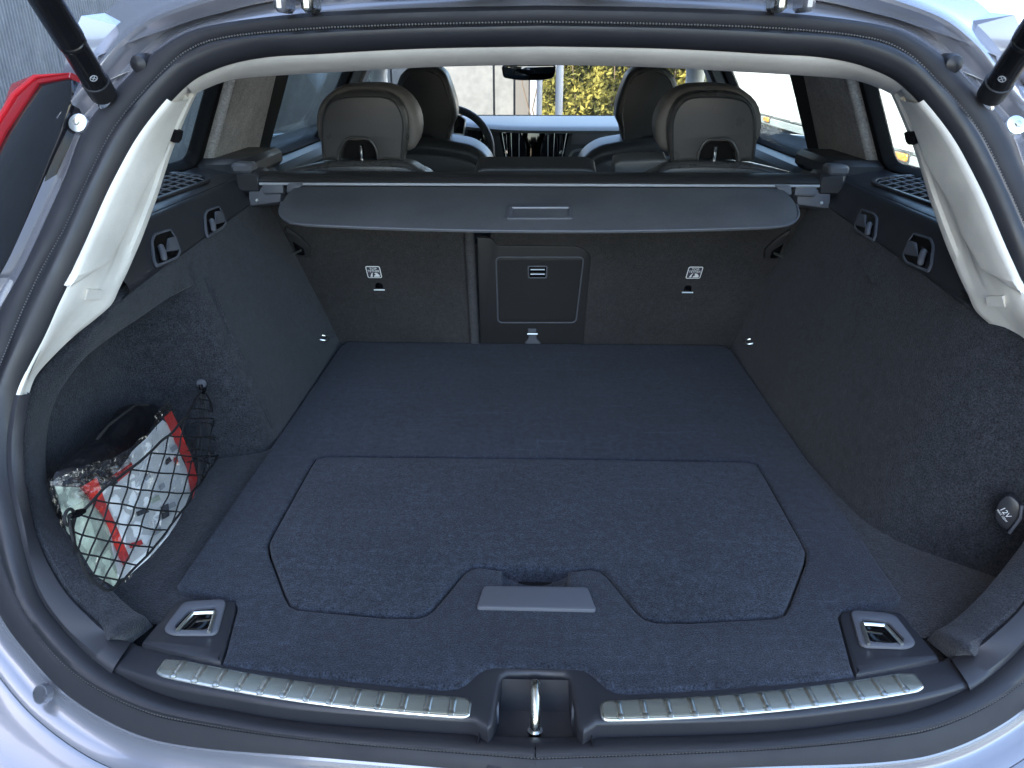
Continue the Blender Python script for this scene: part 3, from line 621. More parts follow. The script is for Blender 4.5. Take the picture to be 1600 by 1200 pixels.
# ---- black bolsters above the side walls: upright face, shelf, grille, bag hooks
def bolster(s):
    lower = [(x, y, ZT(y) + .0) for x, y in [(-(.535 + .27 * ZT(y)) , y) for y in (2.0, 1.706, 1.5, 1.3, 1.19, 1.14)]]
    upper = [(-.685, y, .462 + .006 * (y > 1.9)) for y in (2.0, 1.706, 1.5, 1.3, 1.19, 1.14)]
    lo = resample(lower, 24); u_ = resample(upper, 24)
    b = strip(lo, u_, [(-.04, -.02), (0, .0), (.04, .0045), (.12, .006), (.5, .006), (.85, .005), (.95, .0035), (1, -.001)], up=(1, -.3, 0))
    root = b.build("side_bolster", "black_plastic", car)
    loft([[(x, y, z) for x, z in ((-.6845, .4625), (-.69, .4655), (-.70, .468), (-.74, .476), (-.79, .484), (-.83, .487))] for y in np.linspace(1.15, 2.0, 20)]).build("shelf", "black_plastic", root)
    # stepped housing over the belt reel ahead of the shelf
    MB().box((-.735, 1.93, .478), (.15, .26, .045), rot=[[1, 0, 0], [0, 1, 0], [0, 0, 1]], bev=.012).build("belt_housing", "black_plastic", root)
    # speaker grille
    G = Frame((-.752, 1.53, .4795), (0, 1, 0), (.17, 0, 1))
    go = fillet([(-.20, -.045), (.14, -.052), (.185, -.03), (.15, .04), (-.20, .045)], .02, 5)
    gi = fillet([(-.19, -.037), (.135, -.044), (.168, -.026), (.142, .032), (-.19, .037)], .015, 5)
    gr = plate(G, go, .006, .002, holes=[gi], w0=.004).build("speaker_grille", "black_plastic", car)
    plate(G, gi, .002, .0004, w0=.0006).build("grille_floor", "dark_cloth", gr)
    def bar(u0, v0, u1, v1, n):
        mb = MB(); a, c = G(u0, v0, .003), G(u1, v1, .003); mb.tube([a, c], .0016, 6); mb.build("grille_bar", "grey_plastic", gr)
    for k in range(4): v = -.026 + k * .0165; bar(-.19, v * .95, .155 - .1 * abs(v), v, 0)
    for k in range(9): u = -.17 + k * .037; bar(u, -.042, u + .012, .036, 0)
    # recessed bag hooks
    nrm_ = np.cross(lo[-1] - lo[0], u_[8] - lo[8]); nrm_ /= np.linalg.norm(nrm_); nrm_ = nrm_ if nrm_[0] > 0 else -nrm_
    for px, ol, gd, pg in (((258, 386), [(236, 376), (240, 365), (266, 357), (275, 371), (283, 394), (278, 404), (245, 418), (239, 406)], [(261, 373), (273, 369), (279, 391), (259, 394)], [(248, 388), (253, 407)]),
                           ((337, 346), [(319, 335), (323, 328), (342, 321), (350, 337), (354, 350), (350, 356), (325, 372), (321, 363)], [(335, 331), (346, 329), (351, 347), (336, 351)], [(328, 347), (331, 362)])):
        best = None
        for i in range(len(lo) - 1):
            for t1 in np.linspace(0, 1, 8):
                for t2 in np.linspace(.1, .9, 33):
                    A, B = lo[i] + (lo[i + 1] - lo[i]) * t1, u_[i] + (u_[i + 1] - u_[i]) * t1
                    v = A + (B - A) * t2 + nrm_ * .006 - CAM; z = v @ _f
                    e = (800 + F * (v @ _r) / z - px[0]) ** 2 + (600 - F * (v @ _u) / z - px[1]) ** 2
                    if best is None or e < best[0]: best = (e, v + CAM)
        c = best[1] + nrm_ * .003
        H = Frame(c, (0, -1, -.04), nrm_)
        oo = fillet(H.trs(ol), .006, 4); ii = inset(ccw(oo), .0042)
        hk = plate(H, oo, .004, .0016, holes=[ii], w0=.002).build("bag_hook", "grey_plastic", car)
        wl = MB(); cx, cy = (sum(p[k] for p in ii) / len(ii) for k in (0, 1)); io = [H(u, v, .0006) for u, v in ccw(ii)]; ib = [H(cx + (u - cx) * .8, cy + (v - cy) * .8, .0004) for u, v in ccw(ii)]
        n_ = len(io); wl.V = [tuple(v) for v in io + ib]; wl.F = [(k, (k + 1) % n_, n_ + (k + 1) % n_, n_ + k) for k in range(n_)] + [tuple(range(n_, 2 * n_))]
        wl.build("hook_well", "gloss_black", hk)
        plate(H, fillet(H.trs(gd), .003, 3), .004, .003, w0=.0035).build("hook_guard", "grey_plastic", hk)
        q0, q1 = H.tr(pg[0]), H.tr(pg[1])
        MB().tube([H(*q0, .001), H(*q0, .005), H((q0[0] + q1[0]) / 2, (q0[1] + q1[1]) / 2, .0065), H(*q1, .0055), H(q1[0] + (q1[0] - q0[0]) * .1, q1[1] + (q1[1] - q0[1]) * .1, .004)], [.0035, .0052, .0056, .0052, .003], 10).build("peg", "grey_plastic", hk)
both(bolster)
# ---- small tie-down hooks by the seat back
def tiedown(s):
    c = at_sw((497, 520)); c = c + np.array([.001, 0, 0]); H = Frame(c, (0, 1, 0), (1, 0, .27))
    sg = 1 if H.V[2] > 0 else -1
    b = plate(H, fillet([(-.022, sg * -.022), (.016, sg * -.022), (.022, sg * .03), (.004, sg * .034)], .008, 4), .002, .0014, w0=.001).build("tie_down", "black_plastic", car)
    P = [H(-.014, sg * -.014, .002), H(-.012, sg * -.02, .014), H(.004, sg * -.022, .018), H(.014, sg * -.018, .012), H(.014, sg * -.012, .002)]
    MB().tube(spline(P, 20), .0026, 8).build("loop", "bright_steel", b)
both(tiedown)
# ---- socket lid in the right-hand pocket
SF = Frame((.694, .982, .101), (.75, -.6, 0), (-.62, -.76, .12))
def sp2(p): return SF.tr(p)
so_ = fillet([sp2(p) for p in [(1553, 806), (1562, 779), (1578, 768), (1598, 784), (1594, 806), (1575, 829)]], .01, 4)
lid = plate(SF, so_, .014, .004, w0=.012).build("socket_lid", "black_plastic", car)
edge = [SF(*sp2(p), .0125) for p in [(1579, 829), (1596, 806), (1599, 786)]]
MB().tube(edge, .0022, 8).build("lid_edge", "grey_plastic", lid)
c12 = SF(*sp2((1573, 797)), .0125); dU = SF(*sp2((1577, 802)), .0125) - SF(*sp2((1570, 793)), .0125)
dV = SF(*sp2((1577, 793)), .0125) - SF(*sp2((1570, 801)), .0125)
text("lettering", "12V", c12, dU, dV, .0105, "white_print", lid)
text("lettering", "MAX 120W", SF(*sp2((1568, 802)), .0125), dU, dV, .0042, "white_print", lid)
# ================================================================== REAR SEAT BACKS
SB_F = Frame((0, 1.965, 0), (1, 0, 0), (0, -1, -.31))
tr = SB_F.tr
pts = SB_F.trs([(737, 534), (725, 362)])
uL0, uL1 = pts[1][0], pts[0][0]; top_v = .442
pan = plate(SB_F, fillet([(-.585, -.03), (uL1, -.03), (uL1, 0), (uL0, .40), (uL0 - .001, top_v), (-.60, top_v), (-.655, .39)], [0, 0, 0, 0, .01, .01, .02], 5), .05, .008, seg=3).build("seat_back", "seat_carpet", car, label="narrower carpeted rear seat back on the left with a tether label")
uR = -.082
panr = plate(SB_F, fillet([(.585, -.03), (.655, .39), (.60, top_v), (uR - .03, top_v), (uR - .026, -.03)], [0, .02, .01, .01, 0], 5), .05, .008, seg=3).build("seat_back", "seat_carpet", car, label="wider carpeted rear seat back with the hatch door and a tether label")
a, b_ = SB_F.tr((733, 362)), SB_F.tr((742, 534))
MB().tube([SB_F(a[0], .43, .0), SB_F(a[0], a[1], .002), SB_F(b_[0], b_[1], .002), SB_F(b_[0], -.02, 0)], .0125, 12).build("seat_gap_piping", "piping_fabric", panr)
# centre plastic panel with hatch door
cp = fillet(SB_F.trs([(750, 534), (744, 340), (780, 340), (776, 384), (905, 384), (925, 400), (912, 533)]), [0, 0, 0, .006, .02, .03, .006], 6)
cpl = plate(SB_F, fillet(SB_F.trs([(751, 537), (745, 370), (770, 372), (777, 383), (906, 384), (924, 397), (911, 536)]), [0, .002, .01, .01, .03, .03, .006], 6), .01, .003, w0=.004).build("hatch_frame", "dark_plastic", car)
door = fillet(SB_F.trs([(779, 502), (776, 401), (911, 401), (899, 502)]), .012, 6)
plate(SB_F, inset(ccw(door), -.0032), .004, .002, holes=[inset(ccw(door), .0006)], w0=.0062).build("door_bead", "grey_plastic", cpl)
dr = plate(SB_F, inset(ccw(door), .0012), .006, .0025, w0=.0058).build("hatch_door", "dark_plastic", cpl)
hr = fillet(SB_F.trs([(825, 433), (824, 413), (856, 413), (855, 433)]), .006, 4)
plate(SB_F, hr, .004, .001, holes=[inset(ccw(hr), .004)], w0=.0078).build("latch_bezel", "grey_plastic", cpl)
plate(SB_F, inset(ccw(hr), .0035), .002, .0004, w0=.0063).build("latch_well", "gloss_black", cpl)
for y in (419, 426):
    q0, q1 = SB_F.tr((829, y)), SB_F.tr((851, y)); MB().tube([SB_F(*q0, .0075), SB_F(*q1, .0075)], .0018, 8).build("latch_bar", "bright_steel", cpl)
# belt stalk under the door
sl_ = fillet(SB_F.trs([(820, 534), (826, 526), (825, 511), (838, 511), (838, 526), (845, 534)]), .002, 3)
st_ = plate(SB_F, sl_, .003, .001, w0=.009).build("belt_anchor", "grey_plastic", car)
q0, q1 = SB_F.tr((824, 518)), SB_F.tr((840, 518)); MB().tube([SB_F(*q0, .011), SB_F(*q1, .011)], .0018, 8).build("anchor_bar", "bright_steel", st_)
# tether anchors and labels
def tether(c_px, bar_px, par, skew):
    c = SB_F.tr(c_px); u, v = c; wd, hg = .0185, .0175
    o = [(u - wd - skew * -.004, v + hg), (u + wd - skew * -.004, v + hg), (u + wd + skew * -.004, v - hg), (u - wd + skew * -.004, v - hg)]
    fo = fillet(o, .005, 4); b = plate(SB_F, fo, .0006, .0002, w0=.0008).build("tether_label", "white_print", par)
    plate(SB_F, inset(ccw(fo), .0022), .0004, .0001, w0=.0011).build("label_field", "print_dark", par)
    sh = lambda x, y: (u + x + skew * .23 * y, v + y)
    Vv = SB_F.V + SB_F.U * skew * .2
    text("lettering", "TOP", SB_F(*sh(0, .0098), .0013), SB_F.U, Vv, .0095, "white_print", par)
    text("lettering", "TETHER", SB_F(*sh(0, .0030), .0013), SB_F.U, Vv, .0085, "white_print", par)
    def blob(pts_, nm): plate(SB_F, ccw([sh(*p) for p in pts_]), .0003, .0001, w0=.0014).build(nm, "white_print", par)
    blob([(-.011, -.0135), (-.005, -.0135), (-.0045, -.006), (-.0025, -.002), (-.0045, -.0015), (-.008, -.006), (-.0105, -.0125)], "pictogram")
    blob([(-.002, -.0135), (.0125, -.0135), (.0135, -.0095), (.009, -.0035), (.004, -.0015), (.0005, -.003), (.004, -.007), (0, -.0095)], "pictogram")
    u, v = SB_F.tr(bar_px)
    h = plate(SB_F, fillet([(u - .011, v - .004), (u + .011, v - .004), (u + .009, v + .016), (u + .004, v + .020), (u - .004, v + .020), (u - .009, v + .016)], .004, 4), .0012, .0006, w0=.001).build("tether_slot", "gloss_black", par)
    MB().tube([SB_F(u - .014, v, .003), SB_F(u + .014, v, .003)], .0017, 8).build("tether_bar", "bright_steel", par)
    # pressed dimple in the carpet under the bar
    rows = [[SB_F(u + .02 * k * math.cos(t), v - .016 + .014 * k * math.sin(t), .0006 + .0035 * math.sin(k * math.pi) ) for t in np.linspace(0, 2 * math.pi, 17)] for k in (.25, .5, .75, 1)]
    loft(rows).build("carpet_dimple", "seat_carpet", par)
tether((584, 425), (593, 452), pan, -.35); tether((1085, 426), (1074, 456), panr, .5)
# seat-back latches at the outer corners
def sblatch(s):
    fr_ = SB_F; o = fillet(fr_.trs([(448, 352), (468, 366), (486, 384), (487, 398), (470, 400), (462, 385), (446, 362)]), .004, 4)
    b = plate(fr_, o, .006, .003, w0=.008).build("seat_latch", "dark_plastic", car)
    i_ = fillet(fr_.trs([(458, 374), (476, 386), (478, 396), (466, 396)]), .003, 3); plate(fr_, i_, .002, .0005, w0=.0092).build("latch_slot", "gloss_black", b)
    q0, q1 = fr_.tr((459, 393)), fr_.tr((472, 387)); MB().tube([fr_(*q0, .012), fr_(*q1, .012)], .003, 8).build("latch_pin", "bright_steel", b)
both(sblatch)
# ================================================================== CABIN
UF = Frame((-.8, 2.5, .45), (0, 1, 0), (1, 0, -.55))
uv = lambda y, z: (y - 2.5, (z - .45) * 1.1413)
def cabin_side(s):
    o = fillet([uv(1.25, .42), uv(4.2, .42), uv(4.16, .47), uv(3.42, .755), uv(1.40, .755)], [0, 0, .03, .05, 0])
    holes = [fillet([uv(1.29, .487), uv(1.80, .487), uv(1.745, .705), uv(1.40, .705)], .03, 5),
             fillet([uv(2.375, .43), uv(3.04, .42), uv(3.04, .71), uv(2.235, .705)], [.05, .02, .03, .05], 5),
             fillet([uv(3.17, .42), uv(3.98, .43), uv(3.46, .71), uv(3.17, .71)], .025, 5)]
    b = plate(UF, o, .03, .006, holes=holes).build("window_frame", "dark_cloth", car)
    for h in holes: plate(UF, inset(ccw(h), -.006), .004, .0005, w0=-.012).build("side_window", "window_glass", b)
    plate(UF, fillet([uv(1.838, .44), uv(2.20, .44), uv(2.03, .735), uv(1.752, .735)], .006, 3), .03, .012, seg=4, w0=.022).build("rear_pillar_trim", "pillar_cloth", car)
    # door cards with a light ledge below the glass
    b = MB().box((-.84, 3.2, .1), (.10, 1.75, .62), bev=.02).build("door_card", "door_trim", car)
    MB().box((-.795, 3.2, .395), (.10, 1.75, .05), bev=.018).build("door_ledge", "door_trim", b)
    # front pillar trim, cream, leaning back with the windscreen
    P = [(-.775, 4.12, .43), (-.74, 3.9, .53), (-.70, 3.65, .63), (-.65, 3.40, .72), (-.62, 3.25, .76)]
    MB().tube(P, [.045, .042, .04, .045, .05], 12).build("front_pillar_trim", "cream_trim", car)
    MB().box((-.72, 3.10, .55), (.05, .10, .34), rot=[[.87, 0, .48], [0, 1, 0], [-.48, 0, .87]], bev=.012).build("middle_pillar_trim", "dark_plastic", car)
    MB().box((-.685, 3.085, .64), (.035, .03, .07), bev=.008).build("belt_guide", "gloss_black", car)
both(cabin_side)
def door_mirror(s):
    FM = Frame((-1.11, 3.52, .335), (1, .08, 0), (.10, -1, .05))
    o = fillet([(-.13, -.055), (.115, -.07), (.125, .05), (.04, .068), (-.10, .06), (-.14, .01)], .03, 5)
    b = plate(FM, o, .13, .03, seg=4).build("door_mirror", "dark_paint", car)
    plate(FM, inset(ccw(o), .014), .004, .001, w0=.001).build("mirror_glass", "mirror_glass", b)
    MB().tube([(-1.0, 3.56, .29), (-.93, 3.58, .33), (-.86, 3.6, .36)], [.03, .025, .03], 10).build("mirror_arm", "dark_plastic", b)
both(door_mirror)
rows = []
for t in np.linspace(0, 1, 8): rows.append([(x * (.80 - .16 * t), 4.16 - .74 * t - .10 * (x * x), .425 + .36 * t) for x in np.linspace(-1, 1, 15)])
loft(rows).build("windscreen", "windscreen_glass", car)
# ---- rear headrests (left traced, mirrored) and seat shoulders
def headrest_rear(s):
    FR = Frame(at_y((568, 195), 1.865), (1, 0, 0), (0, -1, -.12)); t = FR.trs
    shell = t([(503, 252), (501, 236), (499, 205), (502, 175), (513, 155), (534, 146), (565, 143), (600, 145), (622, 155), (634, 178), (638, 205), (634, 236), (630, 254), (588, 252), (585, 235), (576, 222), (562, 219), (548, 219), (540, 223), (533, 236), (531, 252)])
    b = plate(FR, fillet(shell, [.004, 0, .03, .03, .03, .03, .05, .03, .03, .03, .03, 0, .004, .003, .01, .01, .01, .01, .01, .01, .003], 3), .035, .012, seg=4).build("rear_headrest", "leather", car)
    # front cushion, wider than the shell
    CF = Frame(at_y((574, 187), 1.905), (1, 0, 0), (0, -1, -.12))
    cu = CF.trs([(506, 238), (494, 215), (491, 190), (495, 168), (508, 150), (528, 139), (562, 135), (605, 136), (630, 147), (647, 166), (656, 190), (656, 215), (648, 235), (630, 240)])
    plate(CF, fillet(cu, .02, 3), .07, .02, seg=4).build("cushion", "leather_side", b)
    rim = [FR(u, v, .001) for u, v in inset(ccw(fillet(CF.trs([(507, 236), (497, 212), (496, 188), (500, 168), (512, 152), (530, 143), (562, 139), (603, 140), (626, 150), (641, 168), (648, 190), (647, 214), (640, 234)]), .02, 3)), .0)]
    # raised welt following the shell's inner panel
    w_ = FR.trs([(506, 248), (505, 200), (508, 176), (518, 160), (538, 153), (565, 151), (598, 152), (616, 160), (627, 178), (630, 200), (627, 248)])
    MB().tube([FR(u, v, .0005) for u, v in spline(w_, 50)], .0022, 6).build("seam", "leather_dark", b)
    a_ = FR.trs([(528, 251), (530, 236), (538, 221), (548, 216), (563, 216), (578, 219), (588, 234), (591, 251)])
    MB().tube([FR(u, v, .0004) for u, v in spline(a_, 40)], .0028, 8).build("arch_welt", "leather", b)
    q = FR.tr((561, 245)); MB().tube([FR(q[0], q[1] - .05, -.03), FR(q[0], q[1] + .02, -.03)], .006, 10).build("post", "chrome", b)
    plate(FR, FR.trs([(528, 254), (530, 225), (590, 225), (593, 254)]), .01, .002, w0=-.036).build("arch_back", "dark_cloth", b)
    # seat shoulder showing over the cover
    sh = [at_y(p, 1.845) for p in [(395, 300), (428, 275), (455, 266), (480, 260), (506, 255), (562, 252), (612, 253), (636, 256), (652, 265), (668, 274), (690, 300)]]
    sh = spline(sh, 40)
    strip([p + np.array([0, 0, -.05]) for p in sh], sh, [(0, 0), (.7, .004), (.9, .001), (1, -.006), (1.02, -.03), (.95, -.1)], up=(0, -1, .2)).build("seat_shoulder", "leather", car)
    MB().tube([p + np.array([0, -.0035, -.008]) for p in sh], .0022, 6).build("shoulder_seam", "leather", b)
    # front headrest and seat back
    FF = Frame(at_y((661, 165), 2.85), (1, 0, 0), (0, -1, -.1))
    L_ = [(661, 101), (683, 105), (697, 117), (706, 141), (713, 165), (714, 185), (706, 200), (703, 216), (702, 233), (676, 233), (674, 220), (668, 215)]
    px = L_ + [(661 - (x - 661), y) for x, y in L_[::-1][:-1]]
    hb = plate(FF, fillet(FF.trs(px), .012, 3), .09, .018, seg=4).build("front_headrest", "leather_dark", car)
    wl = [(700, 228), (701, 200), (704, 180), (700, 150), (690, 124), (676, 114), (661, 111)]
    wl = wl + [(661 - (x - 661), y) for x, y in wl[::-1][1:]]
    MB().tube([FF(u, v, .0006) for u, v in spline(FF.trs(wl), 50)], .0026, 6).build("seam", "leather", hb)
    sbk = [(661, 218), (700, 222), (737, 229), (756, 241), (768, 256), (776, 290), (778, 340)]
    sbk = sbk + [(661 - (x - 661), y) for x, y in sbk[::-1][:-1]]
    f2 = Frame(at_y((661, 260), 2.83), (1, 0, 0), (0, -1, -.12))
    fs = plate(f2, fillet(f2.trs(sbk), .03, 4), .14, .035, seg=5).build("front_seat", "leather_dark", car)
    pnl = [(661, 240), (700, 243), (735, 251), (752, 266), (760, 300), (760, 335)]; pnl = pnl + [(661 - (x - 661), y) for x, y in pnl[::-1][:-1]]
    plate(f2, fillet(f2.trs(pnl), .03, 4), .02, .012, w0=.010, seg=3).build("back_panel", "shell_plastic", fs)
both(headrest_rear)
# folded centre headrest between the rear seats, and the narrow wing beside the right seat
cF = Frame(at_y((838, 270), 1.85), (1, 0, 0), (0, -1, -.2))
plate(cF, fillet(cF.trs([(738, 300), (742, 266), (756, 262), (915, 262), (932, 266), (936, 300)]), .012, 4), .08, .008, seg=3).build("centre_headrest", "leather_dark", car)
cF = Frame(at_y((1000, 262), 1.90), (1, 0, 0), (0, -1, -.2))
plate(cF, fillet(cF.trs([(958, 300), (960, 256), (968, 252), (1042, 249), (1060, 300)]), .006, 4), .06, .006, seg=3).build("seat_wing", "shell_plastic", car)
# ---- dashboard
rows = []
for y, z in ((4.14, .43), (4.0, .444), (3.8, .448), (3.6, .446), (3.48, .441), (3.435, .434), (3.42, .424), (3.43, .412)):
    rows.append([(x, y + .05 * (abs(x) / .74) ** 3 * (y < 3.7), z + (.02 * math.exp(-((x + .40) / .2) ** 2) if y < 3.7 else 0)) for x in np.linspace(-.76, .76, 33)])
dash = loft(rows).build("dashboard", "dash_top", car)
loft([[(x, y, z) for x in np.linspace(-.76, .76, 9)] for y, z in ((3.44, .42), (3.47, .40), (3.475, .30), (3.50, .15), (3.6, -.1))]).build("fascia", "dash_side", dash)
DF = Frame((0, 3.44, .35), (1, 0, 0), (0, -1, .05)); T = DF.trs
plate(DF, fillet(T([(779, 204), (790, 201), (880, 201), (890, 205), (884, 232), (874, 300), (796, 300), (787, 240)]), .008, 4), .03, .004, w0=.006).build("console_frame", "gloss_black", dash)
plate(DF, fillet(T([(811, 206), (856, 206), (854, 300), (811, 300)]), .003, 3), .01, .001, w0=.010).build("screen", "screen", dash)
for x_ in (811, 856):
    q = T([(x_, 206), (x_, 262)]); MB().tube([DF(*q[0], .011), DF(*q[1], .011)], .0022, 6).build("screen_edge", "edge_light", dash)
for px in ([(784, 207), (799, 205), (801, 262), (793, 262)], [(866, 205), (886, 207), (880, 240), (873, 266), (863, 266)]):
    o = fillet(T(px), .004, 3)
    v = plate(DF, o, .006, .0008, holes=[inset(ccw(o), .003)], w0=.014).build("air_vent", "bright_steel", dash)
    for k in range(3):
        q = [p for p in T([(px[0][0] + 4 + k * 4, px[0][1] + 5), (px[0][0] + 7 + k * 3, 262)])]
        MB().tube([DF(*q[0], .008), DF(*q[1], .008)], .0018, 6).build("fin", "dark_plastic", v)
    xm = sum(p[0] for p in px[:2]) / 2; q = T([(xm, 210), (xm + (1 if px[0][0] < 800 else -3), 262)])
    MB().tube([DF(*q[0], .012), DF(*q[1], .012)], .0014, 6).build("vent_stem", "chrome", v)
    q = T([(xm, 237)])[0]; MB().tube([DF(*q, .011), DF(*q, .019)], .007, 10).build("vent_knob", "chrome", v)
tr1 = T([(880, 264), (890, 244), (897, 236), (912, 234), (962, 232)]); MB().tube([DF(*q, .008) for q in spline(tr1, 20)], .006, 8).build("trim_strip", "bright_steel", dash)
tr2 = T([(768, 232), (772, 245), (780, 263)]); MB().tube([DF(*q, .01) for q in tr2], .008, 8).build("trim_strip", "bright_steel", dash)
plate(DF, fillet(T([(894, 204), (960, 204), (960, 227), (893, 226)]), .004, 3), .01, .003, w0=.006).build("fascia_panel", "grey_plastic", dash)
plate(DF, fillet(T([(726, 196), (760, 202), (764, 250), (726, 262)]), .01, 4), .02, .003, w0=.01).build("instrument_cluster", "gloss_black", dash)
# ---- steering wheel
WF = Frame(at_y((700, 238), 3.22), (1, 0, 0), (0, -1, .40)); rr = .176
sw_ = MB().tube([WF(rr * math.cos(a), rr * math.sin(a)) for a in np.linspace(0, 2 * math.pi, 65)], .0155, 12, cap=False).build("steering_wheel", "leather_dark", car)
plate(WF, fillet([(-.07, -.06), (.07, -.06), (.085, .02), (.05, .05), (-.05, .05), (-.085, .02)], .02, 5), .05, .012, seg=3, w0=.02).build("wheel_hub", "shell_plastic", sw_)
for sx in (-1, 1): plate(WF, fillet([(sx * .06, -.03), (sx * .165, -.012), (sx * .165, .02), (sx * .06, .03)], .006, 3), .02, .004, w0=.006).build("spoke", "shell_plastic", sw_)
po = fillet(WF.trs([(708, 213), (709, 186), (718, 182), (729, 190), (726, 215)]), .008, 4)
plate(WF, po, .012, .003, w0=.030).build("button_pad", "bright_steel", sw_)
plate(WF, inset(ccw(po), .005), .004, .001, w0=.032).build("buttons", "gloss_black", sw_)
# ---- rear-view mirror
VF = Frame(at_y((826, 112), 3.32), (1, 0, 0), (-.10, -1, -.16))
mo = fillet(VF.trs([(786, 122), (783, 104), (790, 100), (864, 99), (869, 103), (867, 117), (862, 123), (845, 126), (810, 126)]), .012, 4)
mr = plate(VF, mo, .03, .006, seg=3).build("interior_mirror", "gloss_black", car)
mat("dark_mirror", (.30, .34, .37), .03, metal=1)
plate(VF, inset(ccw(mo), .007), .002, .0005, w0=.0008).build("mirror_face", "dark_mirror", mr)
MB().tube([VF(0, .02, -.03), VF(0, .06, -.06), VF(0, .10, -.10)], [.02, .018, .022], 10).build("mirror_stem", "dark_plastic", mr)
# ================================================================== LOAD COVER (a thing of its own, clipped between the bolsters)
cov = thing("load_cover", "dark grey roller load cover with a grip, pulled across behind the rear seats", "load cover", (0, 1.75, .42))
prof = [(1.735, .452), (1.732, .462), (1.742, .472), (1.775, .478), (1.80, .47), (1.81, .45), (1.79, .435), (1.75, .435), (1.735, .452)]
loft([[(x, y, z) for x in np.linspace(-.618, .618, 9)] for y, z in prof]).build("cassette", "dark_plastic", cov)
MB().tube([(-.617, 1.7295, .4565), (0, 1.7295, .4565), (.617, 1.7295, .4565)], .0030, 8).build("edge_strip", "edge_light", cov)
CF_ = Frame((0, 1.64, .4275), (1, 0, 0), (0, -.27, 1)); T = CF_.trs
fo = T([(462, 290), (448, 304), (440, 316), (437, 328), (440, 338), (452, 346), (478, 350), (560, 354), (650, 357), (740, 359), (834, 360)])
fo = [(min(u, -.001), v) for u, v in fo]; flo = fo + [(-u, v) for u, v in fo[::-1]]
flap = plate(CF_, flo, .006, .003, seg=3).build("flap", "cover_vinyl", cov)
rim = [CF_(u, v, -.001) for u, v in flo[2:-2]]; MB().tube(spline(rim, 120), .0028, 8).build("flap_edge", "grey_plastic", cov)
ho = fillet(T([(790, 343), (795, 321), (893, 321), (895, 343)]), .008, 5)
hi = fillet(T([(800, 340), (803, 327), (888, 327), (886, 340)]), .005, 4)
gh = plate(CF_, ho, .004, .002, holes=[hi], w0=.0032).build("flap_grip", "grey_plastic", cov)
plate(CF_, inset(ccw(hi), -.001), .001, .0002, w0=.0006).build("grip_well", "cover_vinyl", gh)
q = T([(800, 327), (888, 327)]); MB().tube([CF_(*q[0], .0036), CF_(*q[1], .0036)], .0016, 6).build("grip_edge", "edge_light", gh)
def cover_end(s):
    MB().box((-.645, 1.772, .458), (.06, .075, .05), bev=.008).build("end_block", "black_plastic", cov)
    MB().box((-.655, 1.755, .489), (.045, .05, .022), bev=.006).build("release_button", "grey_plastic", cov)
    # angled arm and tongue below the bar
    A = Frame((-.62, 1.735, .43), (1, 0, 0), (0, -1, .25))
    plate(A, fillet(A.trs([(389, 322), (388, 292), (440, 291), (438, 316)]), .004, 3), .05, .003).build("arm", "grey_plastic", cov)
    plate(A, fillet(A.trs([(413, 304), (411, 287), (444, 287), (446, 303)]), .004, 3), .02, .004, w0=.012).build("slide_block", "grey_plastic", cov)
    plate(A, fillet(A.trs([(450, 303), (452, 287), (478, 287), (470, 296), (462, 303)]), .005, 3), .012, .004, w0=.018).build("tongue", "grey_plastic", cov)
    q = A.tr((402, 313)); MB().tube([A(*q, .0), A(*q, .003)], [.004, .003], 8).build("rivet", "bright_steel", cov)
both(cover_end)
# ================================================================== THINGS IN THE LEFT POCKET
def net_pl(p, off=0): return at_pl(p, (-.555 - off, 0, 0), (1, 0, .16))
def bag_pl(p, off=0):
    q = at_pl(p, (-.580 - off, 0, 0), (1, 0, .2)); return q
# ---- soft black pouch leaning behind the kit
po = [(84, 752), (96, 728), (130, 700), (152, 684), (186, 640), (214, 631), (240, 633), (262, 646), (285, 700), (300, 740), (230, 800), (150, 850), (105, 815)]
pc_ = [at_pl(p, (-.668, 0, 0), (1, 0, .2)) for p in po]; pcs = spline(pc_, 60, closed=True); cen = sum(pcs) / len(pcs)
rows = []
for k in np.linspace(1, 0, 12):
    row = []
    for p in pcs + [pcs[0]]:
        q = cen + (p - cen) * (k ** .8 if k > 0 else 0); h = .03 * math.sqrt(max(0, 1 - k ** 3))
        h += .006 * noise.noise((q[1] * 22, q[2] * 30, 1)) + .003 * noise.noise((q[1] * 60, q[2] * 60, 4)); row.append(q + np.array([h, 0, h * .3]))
    rows.append(row)
pouch = tag(loft(rows).build("pouch", "nylon", None), "soft black pouch tucked behind the clear plastic kit bag", "pouch")
MB().tube([net_pl(p, .085) for p in [(152, 686), (170, 664), (195, 645), (212, 632), (232, 633)]], .0022, 6).build("zip_seam", "dark_plastic", pouch)
